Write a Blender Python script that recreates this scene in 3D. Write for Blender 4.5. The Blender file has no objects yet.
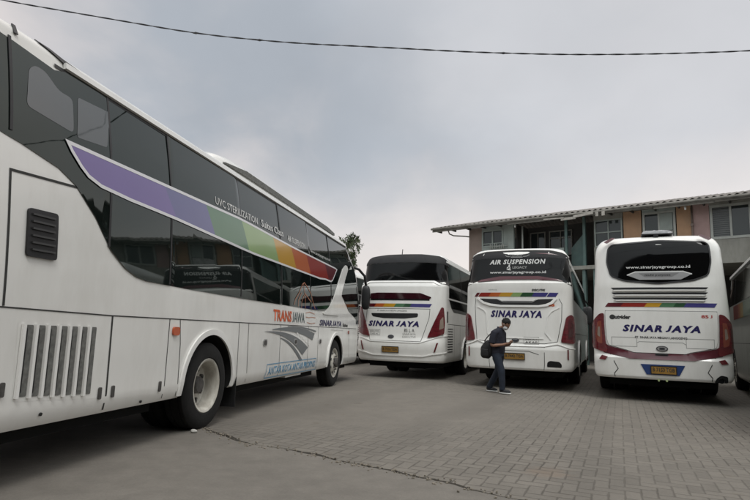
import bpy, bmesh, math, random
import numpy as np
from mathutils import Vector, Matrix, noise as mnoise
random.seed(7)
S = bpy.context.scene
COL = S.collection
R = math.radians

# ---------------------------------------------------------------- camera
cam_d = bpy.data.cameras.new('camera'); cam = bpy.data.objects.new('camera', cam_d); COL.objects.link(cam)
cam_d.sensor_width = 36; cam_d.sensor_fit = 'HORIZONTAL'
cam_d.lens = 550.07/750*36
cam_d.clip_start = 0.05; cam_d.clip_end = 3000
M = Matrix.Rotation(R(90+8.502), 4, 'X') @ Matrix.Rotation(R(1.8086), 4, 'Z')
M.translation = Vector((0, 0, 1.19))
cam.matrix_world = M
S.camera = cam

# ---------------------------------------------------------------- sky, sun, exposure
SUN_EL, SUN_AZ = 58.0, 165.0          # azimuth from +Y towards +X
w = bpy.data.worlds.new('World'); S.world = w; w.use_nodes = True
nt = w.node_tree; nt.nodes.clear()
def N(t, **k):
    n = nt.nodes.new(t)
    for a, b in k.items(): setattr(n, a, b)
    return n
L = nt.links.new
out = N('ShaderNodeOutputWorld')
sky = N('ShaderNodeTexSky'); sky.sky_type = 'NISHITA'; sky.sun_disc = False
sky.sun_elevation = R(SUN_EL); sky.sun_rotation = R(SUN_AZ); sky.dust_density = 3; sky.air_density = 1.5
bg1 = N('ShaderNodeBackground'); bg1.inputs['Strength'].default_value = 0.07
L(sky.outputs[0], bg1.inputs['Color'])
tc = N('ShaderNodeTexCoord'); sp = N('ShaderNodeSeparateXYZ'); L(tc.outputs['Generated'], sp.inputs[0])
def MT(op, a, b=None, c=None, clamp=False):
    n = N('ShaderNodeMath', operation=op); n.use_clamp = clamp
    for i, v in enumerate((a, b, c)):
        if v is None: continue
        if isinstance(v, (int, float)): n.inputs[i].default_value = v
        else: L(v, n.inputs[i])
    return n.outputs[0]
zz = MT('ADD', MT('MAXIMUM', sp.outputs[2], 0.0), 0.55)
cx = MT('DIVIDE', sp.outputs[0], zz); cy = MT('DIVIDE', sp.outputs[1], zz)
cb = N('ShaderNodeCombineXYZ'); L(cx, cb.inputs[0]); L(cy, cb.inputs[1]); cb.inputs[2].default_value = 3.7
n1 = N('ShaderNodeTexNoise'); n1.inputs['Scale'].default_value = 2.2; n1.inputs['Detail'].default_value = 8; n1.inputs['Roughness'].default_value = 0.52; n1.inputs['Distortion'].default_value = 0.3
L(cb.outputs[0], n1.inputs['Vector'])
def bank(d, c0, c1):
    "soft mask of a cloud bank round direction d"
    v = Vector(d).normalized(); q = N('ShaderNodeVectorMath', operation='DOT_PRODUCT'); L(tc.outputs['Generated'], q.inputs[0]); q.inputs[1].default_value = v
    r = N('ShaderNodeMapRange', interpolation_type='SMOOTHSTEP'); L(MT('ADD', q.outputs['Value'], MT('MULTIPLY_ADD', n1.outputs[0], 0.22, -0.11)), r.inputs[0]); r.inputs[1].default_value = c0; r.inputs[2].default_value = c1
    return r.outputs[0]
blue = MT('MAXIMUM', MT('MAXIMUM', bank((-0.20, 1, 0.56), 0.90, 1.0), bank((0.10, 1, 0.45), 0.88, 0.99)), MT('MULTIPLY', bank((0.40, 1, 0.38), 0.88, 0.99), 0.85))
pale = bank((0.50, 1, 0.70), 0.86, 1.0)
cr = N('ShaderNodeMixRGB'); L(blue, cr.inputs[0]); cr.inputs[1].default_value = (0.590, 0.540, 0.520, 1); cr.inputs[2].default_value = (0.305, 0.330, 0.365, 1)
cr2 = N('ShaderNodeMixRGB'); L(MT('MULTIPLY', pale, 0.7), cr2.inputs[0]); L(cr.outputs[0], cr2.inputs[1]); cr2.inputs[2].default_value = (0.50, 0.50, 0.515, 1)
# paler, warmer air low down over the yard
hz = N('ShaderNodeMapRange', interpolation_type='SMOOTHSTEP'); L(MT('ADD', sp.outputs[2], MT('MULTIPLY_ADD', n1.outputs[0], 0.20, -0.10)), hz.inputs[0]); hz.inputs[1].default_value = 0.10; hz.inputs[2].default_value = 0.33; hz.inputs[3].default_value = 1.0; hz.inputs[4].default_value = 0.0
mx = N('ShaderNodeMixRGB'); L(hz.outputs[0], mx.inputs[0]); L(cr2.outputs[0], mx.inputs[1]); mx.inputs[2].default_value = (0.585, 0.548, 0.530, 1)
# brighter cloud round the veiled sun
sv = Vector((math.sin(R(SUN_AZ))*math.cos(R(SUN_EL)), math.cos(R(SUN_AZ))*math.cos(R(SUN_EL)), math.sin(R(SUN_EL))))
dt = N('ShaderNodeVectorMath', operation='DOT_PRODUCT'); L(tc.outputs['Generated'], dt.inputs[0]); dt.inputs[1].default_value = sv
gl = N('ShaderNodeMapRange'); L(dt.outputs['Value'], gl.inputs[0]); gl.inputs[1].default_value = 0.2; gl.inputs[2].default_value = 1.0; gl.inputs[3].default_value = 1.0; gl.inputs[4].default_value = 2.1
nb = N('ShaderNodeMapRange', interpolation_type='SMOOTHSTEP'); L(sp.outputs[1], nb.inputs[0]); nb.inputs[1].default_value = 0.5; nb.inputs[2].default_value = -0.3
mxb = N('ShaderNodeMixRGB'); L(nb.outputs[0], mxb.inputs[0]); L(mx.outputs[0], mxb.inputs[1]); mxb.inputs[2].default_value = (0.48, 0.505, 0.515, 1)
n2 = N('ShaderNodeTexNoise'); n2.inputs['Scale'].default_value = 1.7; n2.inputs['Detail'].default_value = 7; n2.inputs['Roughness'].default_value = 0.5; n2.inputs['Distortion'].default_value = 0.1; L(cb.outputs[0], n2.inputs['Vector'])
mo = N('ShaderNodeMapRange'); L(n2.outputs[0], mo.inputs[0]); mo.inputs[1].default_value = 0.30; mo.inputs[2].default_value = 0.70; mo.inputs[3].default_value = 0.90; mo.inputs[4].default_value = 1.12
ms = N('ShaderNodeVectorMath', operation='SCALE'); L(mxb.outputs[0], ms.inputs[0]); L(MT('MULTIPLY', gl.outputs[0], mo.outputs[0]), ms.inputs['Scale'])
bg2 = N('ShaderNodeBackground'); bg2.inputs['Strength'].default_value = 1.33
L(ms.outputs[0], bg2.inputs['Color'])
mix = N('ShaderNodeMixShader'); mix.inputs[0].default_value = 0.93
L(bg1.outputs[0], mix.inputs[1]); L(bg2.outputs[0], mix.inputs[2]); L(mix.outputs[0], out.inputs[0])

sd = bpy.data.lights.new('sun', 'SUN'); sd.energy = 0.95; sd.angle = R(20); sd.color = (1.0, 0.985, 0.95)
so = bpy.data.objects.new('sun', sd); COL.objects.link(so)
so.rotation_euler = (-sv).to_track_quat('-Z', 'Y').to_euler(); so.location = (0, 0, 30)
S.view_settings.view_transform = 'Standard'; S.view_settings.look = 'None'
S.view_settings.exposure = 0.2; S.view_settings.gamma = 1.0; S.view_settings.use_curve_mapping = False

# ---------------------------------------------------------------- helpers
MATS = {}
def mat(name, col, rough=0.5, metal=0.0, var=0.0, scale=3.0, coat=0.0, ior=1.5, bump=0.0, bscale=40.0, dirt=0.0, dirtcol=(0.16, 0.14, 0.11), stretch=None):
    if name in MATS: return MATS[name]
    m = bpy.data.materials.new(name); m.use_nodes = True; t = m.node_tree; b = t.nodes['Principled BSDF']
    b.inputs['Base Color'].default_value = (*col, 1); b.inputs['Roughness'].default_value = rough
    b.inputs['Metallic'].default_value = metal; b.inputs['Coat Weight'].default_value = coat; b.inputs['IOR'].default_value = ior
    b.inputs['Coat Roughness'].default_value = 0.08
    tcn = t.nodes.new('ShaderNodeTexCoord')
    vec = tcn.outputs['Object']
    if stretch:
        mp = t.nodes.new('ShaderNodeMapping'); mp.inputs['Scale'].default_value = stretch; t.links.new(vec, mp.inputs[0]); vec = mp.outputs[0]
    last = None
    if var > 0:
        n = t.nodes.new('ShaderNodeTexNoise'); n.inputs['Scale'].default_value = scale; n.inputs['Detail'].default_value = 6; t.links.new(vec, n.inputs['Vector'])
        r = t.nodes.new('ShaderNodeMapRange'); t.links.new(n.outputs[0], r.inputs[0]); r.inputs[1].default_value = 0.3; r.inputs[2].default_value = 0.7
        r.inputs[3].default_value = 1-var; r.inputs[4].default_value = 1+var
        s = t.nodes.new('ShaderNodeVectorMath'); s.operation = 'SCALE'; s.inputs[0].default_value = col; t.links.new(r.outputs[0], s.inputs['Scale'])
        last = s.outputs[0]
    if dirt > 0:
        n = t.nodes.new('ShaderNodeTexNoise'); n.inputs['Scale'].default_value = 2.3; n.inputs['Detail'].default_value = 8; n.inputs['Roughness'].default_value = 0.65
        mp = t.nodes.new('ShaderNodeMapping'); mp.inputs['Scale'].default_value = (1.6, 1.6, 0.5); t.links.new(tcn.outputs['Object'], mp.inputs[0]); t.links.new(mp.outputs[0], n.inputs['Vector'])
        r = t.nodes.new('ShaderNodeMapRange'); t.links.new(n.outputs[0], r.inputs[0]); r.inputs[1].default_value = 0.45; r.inputs[2].default_value = 0.8; r.inputs[3].default_value = 0; r.inputs[4].default_value = dirt
        x = t.nodes.new('ShaderNodeMixRGB'); t.links.new(r.outputs[0], x.inputs[0]); x.inputs[2].default_value = (*dirtcol, 1)
        if last: t.links.new(last, x.inputs[1])
        else: x.inputs[1].default_value = (*col, 1)
        last = x.outputs[0]
    if last: t.links.new(last, b.inputs['Base Color'])
    if bump > 0:
        n = t.nodes.new('ShaderNodeTexNoise'); n.inputs['Scale'].default_value = bscale; n.inputs['Detail'].default_value = 3; t.links.new(vec, n.inputs['Vector'])
        bp = t.nodes.new('ShaderNodeBump'); bp.inputs['Strength'].default_value = bump; bp.inputs['Distance'].default_value = 0.01
        t.links.new(n.outputs[0], bp.inputs['Height']); t.links.new(bp.outputs[0], b.inputs['Normal'])
    MATS[name] = m; return m

WHITE = mat('bus_white_paint', (0.81, 0.80, 0.765), 0.24, var=0.025, scale=1.2, coat=0.55, bump=0.06, bscale=1.8, dirt=0.20, dirtcol=(0.36, 0.33, 0.27))
WHITE2 = mat('bus_white_paint_clean', (0.84, 0.83, 0.80), 0.3, coat=0.5, var=0.03)
GREYW_SHADED = mat('bus_grey_white_shaded', (0.32, 0.33, 0.30), 0.35, var=0.05, scale=1.5, coat=0.3, dirt=0.3, bump=0.04, bscale=2.2)  # grey-white paint darkened so its colour carries the right-hand coach's shade
DARK = mat('dark_underbody', (0.006, 0.006, 0.006), 0.95, var=0.3)
SEAM = mat('panel_seam', (0.03, 0.03, 0.028), 0.7)
GLASS = mat('tinted_glass', (0.004, 0.005, 0.005), 0.05, ior=1.6, bump=0.012, bscale=1.4)
GLASSA = mat('tinted_film_glass', (0.006, 0.009, 0.008), 0.025, ior=1.62, bump=0.02, bscale=0.9)
GLASSR = mat('rear_tinted_glass', (0.003, 0.0032, 0.0035), 0.05, ior=1.33, bump=0.02, bscale=1.4)
RUBBER = mat('tyre_rubber', (0.007, 0.0068, 0.0065), 0.95, var=0.4, scale=9, bump=0.3, bscale=60)
RIM = mat('rim_paint', (0.56, 0.54, 0.48), 0.45, var=0.12, scale=8, dirt=0.85, dirtcol=(0.12, 0.09, 0.06))
HUBD = mat('hub_grey', (0.09, 0.085, 0.08), 0.6, metal=0.3, var=0.3, scale=15)
BLACK = mat('black_plastic', (0.015, 0.015, 0.016), 0.45, var=0.2)
GREYP = mat('grey_mesh', (0.14, 0.14, 0.13), 0.7, var=0.3, scale=30)
for _n, _m in (('a', GLASSA),): _m.node_tree.nodes['Principled BSDF'].inputs['Specular Tint'].default_value = (0.86, 1.0, 0.95, 1)
REDL = mat('red_lens', (0.115, 0.008, 0.013), 0.12, coat=0.6, var=0.3, scale=6, bump=0.35, bscale=16, stretch=(1, 1, 9))
REDD = mat('dark_red_lens', (0.07, 0.006, 0.010), 0.12, coat=0.6, var=0.2, scale=6)
MAROON = mat('maroon_paint', (0.080, 0.006, 0.014), 0.3, coat=0.4, var=0.1)
ORL = mat('orange_lens', (0.22, 0.055, 0.035), 0.2, coat=0.5, var=0.2)
CLEARL = mat('clear_lens', (0.26, 0.20, 0.16), 0.15, coat=0.6, var=0.2)
NAVY = mat('navy_lettering', (0.016, 0.012, 0.085), 0.4)
INK = mat('dark_lettering', (0.03, 0.03, 0.03), 0.5)
INKG = mat('grey_print', (0.26, 0.26, 0.25), 0.5)
INKW = mat('white_lettering', (0.62, 0.62, 0.60), 0.5)
INKR = mat('red_lettering', (0.42, 0.05, 0.04), 0.5)
INKO = mat('orange_lettering', (0.60, 0.10, 0.02), 0.45)
INKT = mat('slate_lettering', (0.10, 0.14, 0.14), 0.5)
INKB = mat('blue_lettering', (0.10, 0.28, 0.45), 0.5)
COPPER = mat('copper_line', (0.42, 0.17, 0.09), 0.5)
STICK = mat('pale_sticker', (0.52, 0.52, 0.49), 0.4, var=0.05)
PLATE = mat('yellow_plate', (0.30, 0.165, 0.035), 0.45, var=0.15, scale=20)
BLUEP = mat('blue_plate_surround', (0.015, 0.045, 0.16), 0.35, coat=0.4)
SILVER = mat('silver_trim', (0.45, 0.45, 0.44), 0.3, metal=0.5)
CHROME = mat('dark_emblem', (0.10, 0.10, 0.11), 0.3, metal=0.6)
GREYT = mat('grey_lens_panel', (0.30, 0.30, 0.30), 0.25, coat=0.5, var=0.06)

def stripe_mat(n, c): return mat('stripe_'+n, c, 0.3, coat=0.8, var=0.03)
SC = {k: stripe_mat(k, c) for k, c in dict(purple=(0.145, 0.10, 0.30), violet=(0.10, 0.10, 0.25), green=(0.07, 0.17, 0.085), lime=(0.24, 0.36, 0.14), yellow=(0.50, 0.27, 0.02), orange=(0.45, 0.10, 0.02), red=(0.26, 0.02, 0.012), wine=(0.10, 0.006, 0.012), dkgreen=(0.02, 0.07, 0.03), blue=(0.05, 0.045, 0.19)).items()}
EDGE = mat('stripe_white_edge', (0.70, 0.69, 0.70), 0.4, coat=0.5)

def tag(o, label=None, cat=None, group=None, kind=None):
    if label: o['label'] = label
    if cat: o['category'] = cat
    if group: o['group'] = group
    if kind: o['kind'] = kind
    return o
def empty(name, loc=(0, 0, 0), rz=0.0):
    o = bpy.data.objects.new(name, None); COL.objects.link(o); o.location = loc; o.rotation_euler = (0, 0, rz); o.empty_display_size = 0.3
    return o
def link(name, bm, mats, parent=None, smooth=False, ang=None):
    me = bpy.data.meshes.new(name); bm.to_mesh(me); bm.free()
    for m in (mats if isinstance(mats, (list, tuple)) else [mats]): me.materials.append(m)
    if smooth:
        for p in me.polygons: p.use_smooth = True
        if ang: me.set_sharp_from_angle(angle=R(ang))
    o = bpy.data.objects.new(name, me); COL.objects.link(o)
    if parent: o.parent = parent
    return o
def box(bm, x0, x1, y0, y1, z0, z1, mi=0):
    vs = [bm.verts.new((x, y, z)) for z in (z0, z1) for y in (y0, y1) for x in (x0, x1)]
    for f in ((0, 2, 3, 1), (4, 5, 7, 6), (0, 1, 5, 4), (2, 6, 7, 3), (0, 4, 6, 2), (1, 3, 7, 5)):
        fa = bm.faces.new([vs[i] for i in f]); fa.material_index = mi
    return vs
def rbox(bm, x0, x1, y0, y1, z0, z1, r=0.02, seg=2):
    b2 = bmesh.new(); box(b2, x0, x1, y0, y1, z0, z1)
    bmesh.ops.bevel(b2, geom=b2.edges[:], offset=r, segments=seg, affect='EDGES', profile=0.5)
    t = bpy.data.meshes.new('tmp'); b2.to_mesh(t); b2.free(); bm.from_mesh(t); bpy.data.meshes.remove(t)
def tube(bm, pts, r, seg=8, caps=True, mi=0):
    pts = [Vector(p) for p in pts]; rs = r if isinstance(r, (list, tuple)) else [r]*len(pts)
    rings = []; pu = None
    for i, p in enumerate(pts):
        d = (pts[min(i+1, len(pts)-1)]-pts[max(i-1, 0)]).normalized()
        if pu is None: pu = d.orthogonal().normalized()
        else:
            pu = (pu-d*pu.dot(d)); pu = pu.normalized() if pu.length > 1e-6 else d.orthogonal().normalized()
        v = d.cross(pu)
        rings.append([bm.verts.new(p+(pu*math.cos(2*math.pi*k/seg)+v*math.sin(2*math.pi*k/seg))*rs[i]) for k in range(seg)])
    for a, b in zip(rings, rings[1:]):
        for k in range(seg):
            f = bm.faces.new((a[k], a[(k+1) % seg], b[(k+1) % seg], b[k])); f.material_index = mi; f.smooth = True
    if caps:
        bm.faces.new(rings[0][::-1]); bm.faces.new(rings[-1])
def lathe_x(bm, prof, seg=40, cx=0, cy=0, cz=0, sgn=1):
    # prof: (radius, x offset); axis along x
    rings = []
    for r, x in prof:
        if r < 1e-5: rings.append([bm.verts.new((cx+sgn*x, cy, cz))])
        else: rings.append([bm.verts.new((cx+sgn*x, cy+r*math.cos(2*math.pi*k/seg), cz+r*math.sin(2*math.pi*k/seg))) for k in range(seg)])
    for a, b in zip(rings, rings[1:]):
        for k in range(seg):
            k2 = (k+1) % seg
            if len(a) == 1 and len(b) == 1: continue
            if len(a) == 1: f = (a[0], b[k], b[k2])
            elif len(b) == 1: f = (a[k], b[0], a[k2])
            else: f = (a[k], b[k], b[k2], a[k2])
            bm.faces.new(f)

def interp(t, z): return float(np.interp(z, [a for a, b in t], [b for a, b in t]))

class Body:
    """outside shape of one bus: plan outline that changes with height"""
    def __init__(s, W, YR, YF, D=0.4, n=3.0, Df=0.6, nf=2.6, z0=0.42, ze=3.2, H=3.4, inset=0.3):
        s.W, s.YR, s.YF, s.D, s.n, s.Df, s.nf, s.z0, s.ze, s.H, s.inset = W, YR, YF, D, n, Df, nf, z0, ze, H, inset
        s.tab = s.table(D, n); s.tabf = s.table(Df, nf)
    def table(s, D, n, w=1.24):
        th = np.linspace(0, math.pi/2, 1500); x = w*np.sin(th)**(2/n); y = D*(1-np.cos(th)**(2/n))
        l = np.concatenate([[0], np.cumsum(np.hypot(np.diff(x), np.diff(y)))]); return th, l
    def ins(s, z):
        t = (z-s.ze)/(s.H-s.ze); return s.inset*(1-math.sqrt(max(0, 1-min(t, 1)**2))) if t > 0 else 0.0
    def w(s, z): return interp(s.W, z)-s.ins(z)
    def yr(s, z): return interp(s.YR, z)+s.ins(z)*1.3
    def yf(s, z): return interp(s.YF, z)-s.ins(z)*1.3
    def end(s, u, z, front):
        tab, D, n = (s.tabf, s.Df, s.nf) if front else (s.tab, s.D, s.n)
        a = abs(u); Lq = tab[1][-1]; sg = 1 if u >= 0 else -1; W = s.w(z)
        if a <= Lq:
            th = float(np.interp(a, tab[1], tab[0])); x = W*max(0, math.sin(th))**(2/n); d = D*(1-max(0, math.cos(th))**(2/n))
        else: x = W; d = D+a-Lq
        return Vector((sg*x, (s.yf(z)-d) if front else (s.yr(z)+d), z))
    def side(s, sg, y, z):
        W = s.w(z); yr = s.yr(z)+s.D; yf = s.yf(z)-s.Df
        if y < yr: t = min(1, (yr-y)/s.D); x = W*(1-t**s.n)**(1/s.n)
        elif y > yf: t = min(0.999, (y-yf)/s.Df); x = W*(1-t**s.nf)**(1/s.nf)
        else: x = W
        return Vector((sg*x, y, z))
    def maps(s, kind):
        if kind == 'rear': f = lambda u, z: s.end(u, z, False)
        elif kind == 'front': f = lambda u, z: s.end(-u, z, True)
        elif kind == 'right': f = lambda u, z: s.side(1, u, z)
        else: f = lambda u, z: s.side(-1, -u, z)      # left: pass u = -y
        def g(u, z, off):
            e_ = 0.02; p = f(u, z); a = f(u+e_, z)-f(u-e_, z); b = f(u, z+e_)-f(u, z-e_)
            nn = a.cross(b)
            if nn.length < 1e-9: nn = Vector((0, -1, 0))
            return p+nn.normalized()*off
        return g
    def outline(s, z, ins=0.0, endk=1.3):
        pts = []; T = [i/14*math.pi/2 for i in range(15)]
        z_ = min(z, s.ze); W = s.w(z_)-ins; yr = s.yr(z_)+ins*endk; yf = s.yf(z_)-ins*endk
        def rp(th, sg): return (sg*W*math.sin(th)**(2/s.n), yr+s.D*(1-max(0, math.cos(th))**(2/s.n)))
        def fp(th, sg): return (sg*W*math.sin(th)**(2/s.nf), yf-s.Df*(1-max(0, math.cos(th))**(2/s.nf)))
        for th in T: pts.append(rp(th, 1))
        ya, yb = pts[-1][1], yf-s.Df
        for k in range(1, 8): pts.append((W, ya+(yb-ya)*k/8))
        for th in reversed(T): pts.append(fp(th, 1))
        for th in T[1:]: pts.append(fp(th, -1))
        for k in range(1, 8): pts.append((-W, yb+(ya-yb)*k/8))
        for th in reversed(T[1:]): pts.append(rp(th, -1))
        return pts
    def build(s, parent, m, axles, ra=0.58, name='body'):
        bm = bmesh.new(); rings = []
        zs = sorted(set([s.z0, s.z0+0.04] + [z for t in (s.W, s.YR, s.YF) for z, _ in t if s.z0 < z < s.ze] + list(np.linspace(s.z0, s.ze, 18))))
        zs2 = [zs[0]]
        for z in zs[1:]:
            if z-zs2[-1] > 0.008: zs2.append(z)
        for z in zs2: rings.append([bm.verts.new((x, y, z)) for x, y in s.outline(z, 0.02 if z == s.z0 else 0)])
        for k in range(1, 8):
            ph = k/7*math.pi/2; z = s.ze+(s.H-s.ze)*math.sin(ph); ins = s.inset*(1-math.cos(ph))
            rings.append([bm.verts.new((x, y, z)) for x, y in s.outline(z, ins)])
        rings.append([bm.verts.new((x*0.5, 6+(y-6)*0.85, s.H+0.035)) for x, y in s.outline(s.H, s.inset)])
        nn = len(rings[0])
        for a, b in zip(rings, rings[1:]):
            for k in range(nn): bm.faces.new((a[k], a[(k+1) % nn], b[(k+1) % nn], b[k]))
        f = bm.faces.new(rings[0][::-1]); f.material_index = 1
        bm.faces.new(rings[-1])
        o = link(name, bm, [m, DARK], parent)
        # wheel arches cut out of the shell
        cb_ = bmesh.new()
        for ya, za in axles:
            for sg in (-1, 1):
                vs1 = [cb_.verts.new((sg*0.80, ya+ra*math.cos(2*math.pi*k/40), za+ra*math.sin(2*math.pi*k/40))) for k in range(40)]
                vs2 = [cb_.verts.new((sg*1.5, v.co.y, v.co.z)) for v in vs1]
                for k in range(40): cb_.faces.new((vs1[k], vs1[(k+1) % 40], vs2[(k+1) % 40], vs2[k]))
                cb_.faces.new(vs1[::-1]); cb_.faces.new(vs2)
        bmesh.ops.recalc_face_normals(cb_, faces=cb_.faces[:])
        for f in cb_.faces: f.material_index = 1
        c = link('cutter', cb_, [m, DARK], parent)
        md = o.modifiers.new('b', 'BOOLEAN'); md.object = c; md.operation = 'DIFFERENCE'; md.solver = 'EXACT'
        bpy.context.view_layer.update(); dg = bpy.context.evaluated_depsgraph_get()
        me = bpy.data.meshes.new_from_object(o.evaluated_get(dg)); o.modifiers.clear(); old = o.data; o.data = me; me.name = name
        bpy.data.meshes.remove(old); cm = c.data; bpy.data.objects.remove(c); bpy.data.meshes.remove(cm)
        for p in me.polygons: p.use_smooth = True
        me.set_sharp_from_angle(angle=R(32))
        return o

def smoothpoly(pts, r=0.04, seg=4):
    """round the corners of a closed outline"""
    o = []; n = len(pts)
    for i in range(n):
        p = Vector(pts[i]); a = Vector(pts[i-1])-p; b = Vector(pts[(i+1) % n])-p
        rr = min(r, a.length*0.45, b.length*0.45)
        A = p+a.normalized()*rr; B = p+b.normalized()*rr
        for k in range(seg+1):
            t = k/seg; q = A*(1-t)**2+p*2*t*(1-t)+B*t*t; o.append((q.x, q.y))
    return o
def cutgrid(bm, du, dz):
    us = [v.co.x for v in bm.verts]; vs = [v.co.y for v in bm.verts]
    for ax, lo, hi, st in ((0, min(us), max(us), du), (1, min(vs), max(vs), dz)):
        k = int((hi-lo)/st)+1
        if k < 2: continue
        for i in range(1, k):
            c = lo+(hi-lo)*i/k; co = Vector((c, 0, 0)) if ax == 0 else Vector((0, c, 0)); no = Vector((1, 0, 0)) if ax == 0 else Vector((0, 1, 0))
            bmesh.ops.bisect_plane(bm, geom=bm.verts[:]+bm.edges[:]+bm.faces[:], plane_co=co, plane_no=no)
def mapped(bm, F, off):
    for v in bm.verts: v.co = F(v.co.x, v.co.y, off+v.co.z)
def patch(name, polys, F, m, parent, off=0.004, th=0.0, du=0.12, dz=0.15, r=0, label=None, cuts=()):
    bm = bmesh.new()
    if not isinstance(polys[0][0], (tuple, list)): polys = [polys]
    for po in polys:
        if r: po = smoothpoly(po, r)
        ar = sum(po[i-1][0]*po[i][1]-po[i][0]*po[i-1][1] for i in range(len(po)))
        if ar < 0: po = po[::-1]
        bm.faces.new([bm.verts.new((a, b, 0)) for a, b in po])
    bmesh.ops.triangulate(bm, faces=bm.faces[:])
    for c_ in cuts: bmesh.ops.bisect_plane(bm, geom=bm.verts[:]+bm.edges[:]+bm.faces[:], plane_co=(c_, 0, 0), plane_no=(1, 0, 0))
    cutgrid(bm, du, dz)
    if th:
        ret = bmesh.ops.extrude_face_region(bm, geom=bm.faces[:])
        for v in [g for g in ret['geom'] if isinstance(g, bmesh.types.BMVert)]: v.co.z = th
    mapped(bm, F, off)
    o = link(name, bm, m, parent, smooth=True, ang=30)
    if label: o['label'] = label
    return o
def ribbon(name, lines, wd, F, m, parent, off=0.005, th=0.0, closed=False, du=0.15, label=None):
    bm = bmesh.new()
    if not isinstance(lines[0][0], (tuple, list)): lines = [lines]
    for pts in lines:
        P = [Vector(p) for p in pts]; n = len(P); ab = []
        for i in range(n):
            a = P[i]-P[i-1] if (closed or i > 0) else P[1]-P[0]
            b = P[(i+1) % n]-P[i] if (closed or i < n-1) else P[-1]-P[-2]
            a = a.normalized(); b = b.normalized(); t = (a+b)
            t = t.normalized() if t.length > 1e-5 else a
            nn = Vector((-t.y, t.x)); k = 1/max(0.35, abs(nn.dot(Vector((-a.y, a.x)))))
            ab.append((bm.verts.new((*(P[i]-nn*wd/2*k), 0)), bm.verts.new((*(P[i]+nn*wd/2*k), 0))))
        for i in range(n if closed else n-1):
            c, d = ab[i], ab[(i+1) % n]; bm.faces.new((c[0], d[0], d[1], c[1]))
    cutgrid(bm, du, du)
    if th:
        ret = bmesh.ops.extrude_face_region(bm, geom=bm.faces[:])
        for v in [g for g in ret['geom'] if isinstance(g, bmesh.types.BMVert)]: v.co.z = th
    mapped(bm, F, off)
    o = link(name, bm, m, parent, smooth=True, ang=35)
    if label: o['label'] = label
    return o
def text_mesh(s, shear=0.0, bold=0.0, spacing=1.0):
    cu = bpy.data.curves.new('t', 'FONT'); cu.body = s; cu.shear = shear; cu.offset = bold; cu.space_character = spacing; cu.resolution_u = 2
    ob = bpy.data.objects.new('t', cu); COL.objects.link(ob); bpy.context.view_layer.update()
    me = bpy.data.meshes.new_from_object(ob.evaluated_get(bpy.context.evaluated_depsgraph_get()))
    bpy.data.objects.remove(ob); bpy.data.curves.remove(cu); return me
def text(name, s, F, u0, u1, z0, z1, m, parent, shear=0.0, bold=0.0, off=0.006, spacing=1.0, label=None, slope=0.0):
    me = text_mesh(s, shear, bold, spacing); bm = bmesh.new(); bm.from_mesh(me); bpy.data.meshes.remove(me)
    xs = [v.co.x for v in bm.verts]; ys = [v.co.y for v in bm.verts]
    seen = set()
    if not any(ch in s for ch in 'gpqy'):
        bm.verts.ensure_lookup_table()
        for v0 in bm.verts:
            if v0 in seen: continue
            isl = []; st = [v0]; seen.add(v0)
            while st:
                v = st.pop(); isl.append(v)
                for e_ in v.link_edges:
                    o_ = e_.other_vert(v)
                    if o_ not in seen: seen.add(o_); st.append(o_)
            lo, hi = min(v.co.y for v in isl), max(v.co.y for v in isl)
            if lo < -0.08 and hi > 0.3:
                for v in isl: v.co.y = -0.01+(v.co.y-lo)/(hi-lo)*(hi+0.01)
    xs = [v.co.x for v in bm.verts]; ys = [v.co.y for v in bm.verts]
    a, b, c, d = min(xs), max(xs), min(ys), max(ys)
    for v in bm.verts:
        tx = (v.co.x-a)/(b-a); v.co = Vector((u0+(u1-u0)*tx, z0+(z1-z0)*(v.co.y-c)/(d-c)+slope*tx, 0))
    cutgrid(bm, 0.25, 0.4); mapped(bm, F, off)
    o = link(name, bm, m, parent)
    if label: o['label'] = label
    return o
def flat(u, z, o): return Vector((u, -o, z))

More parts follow.
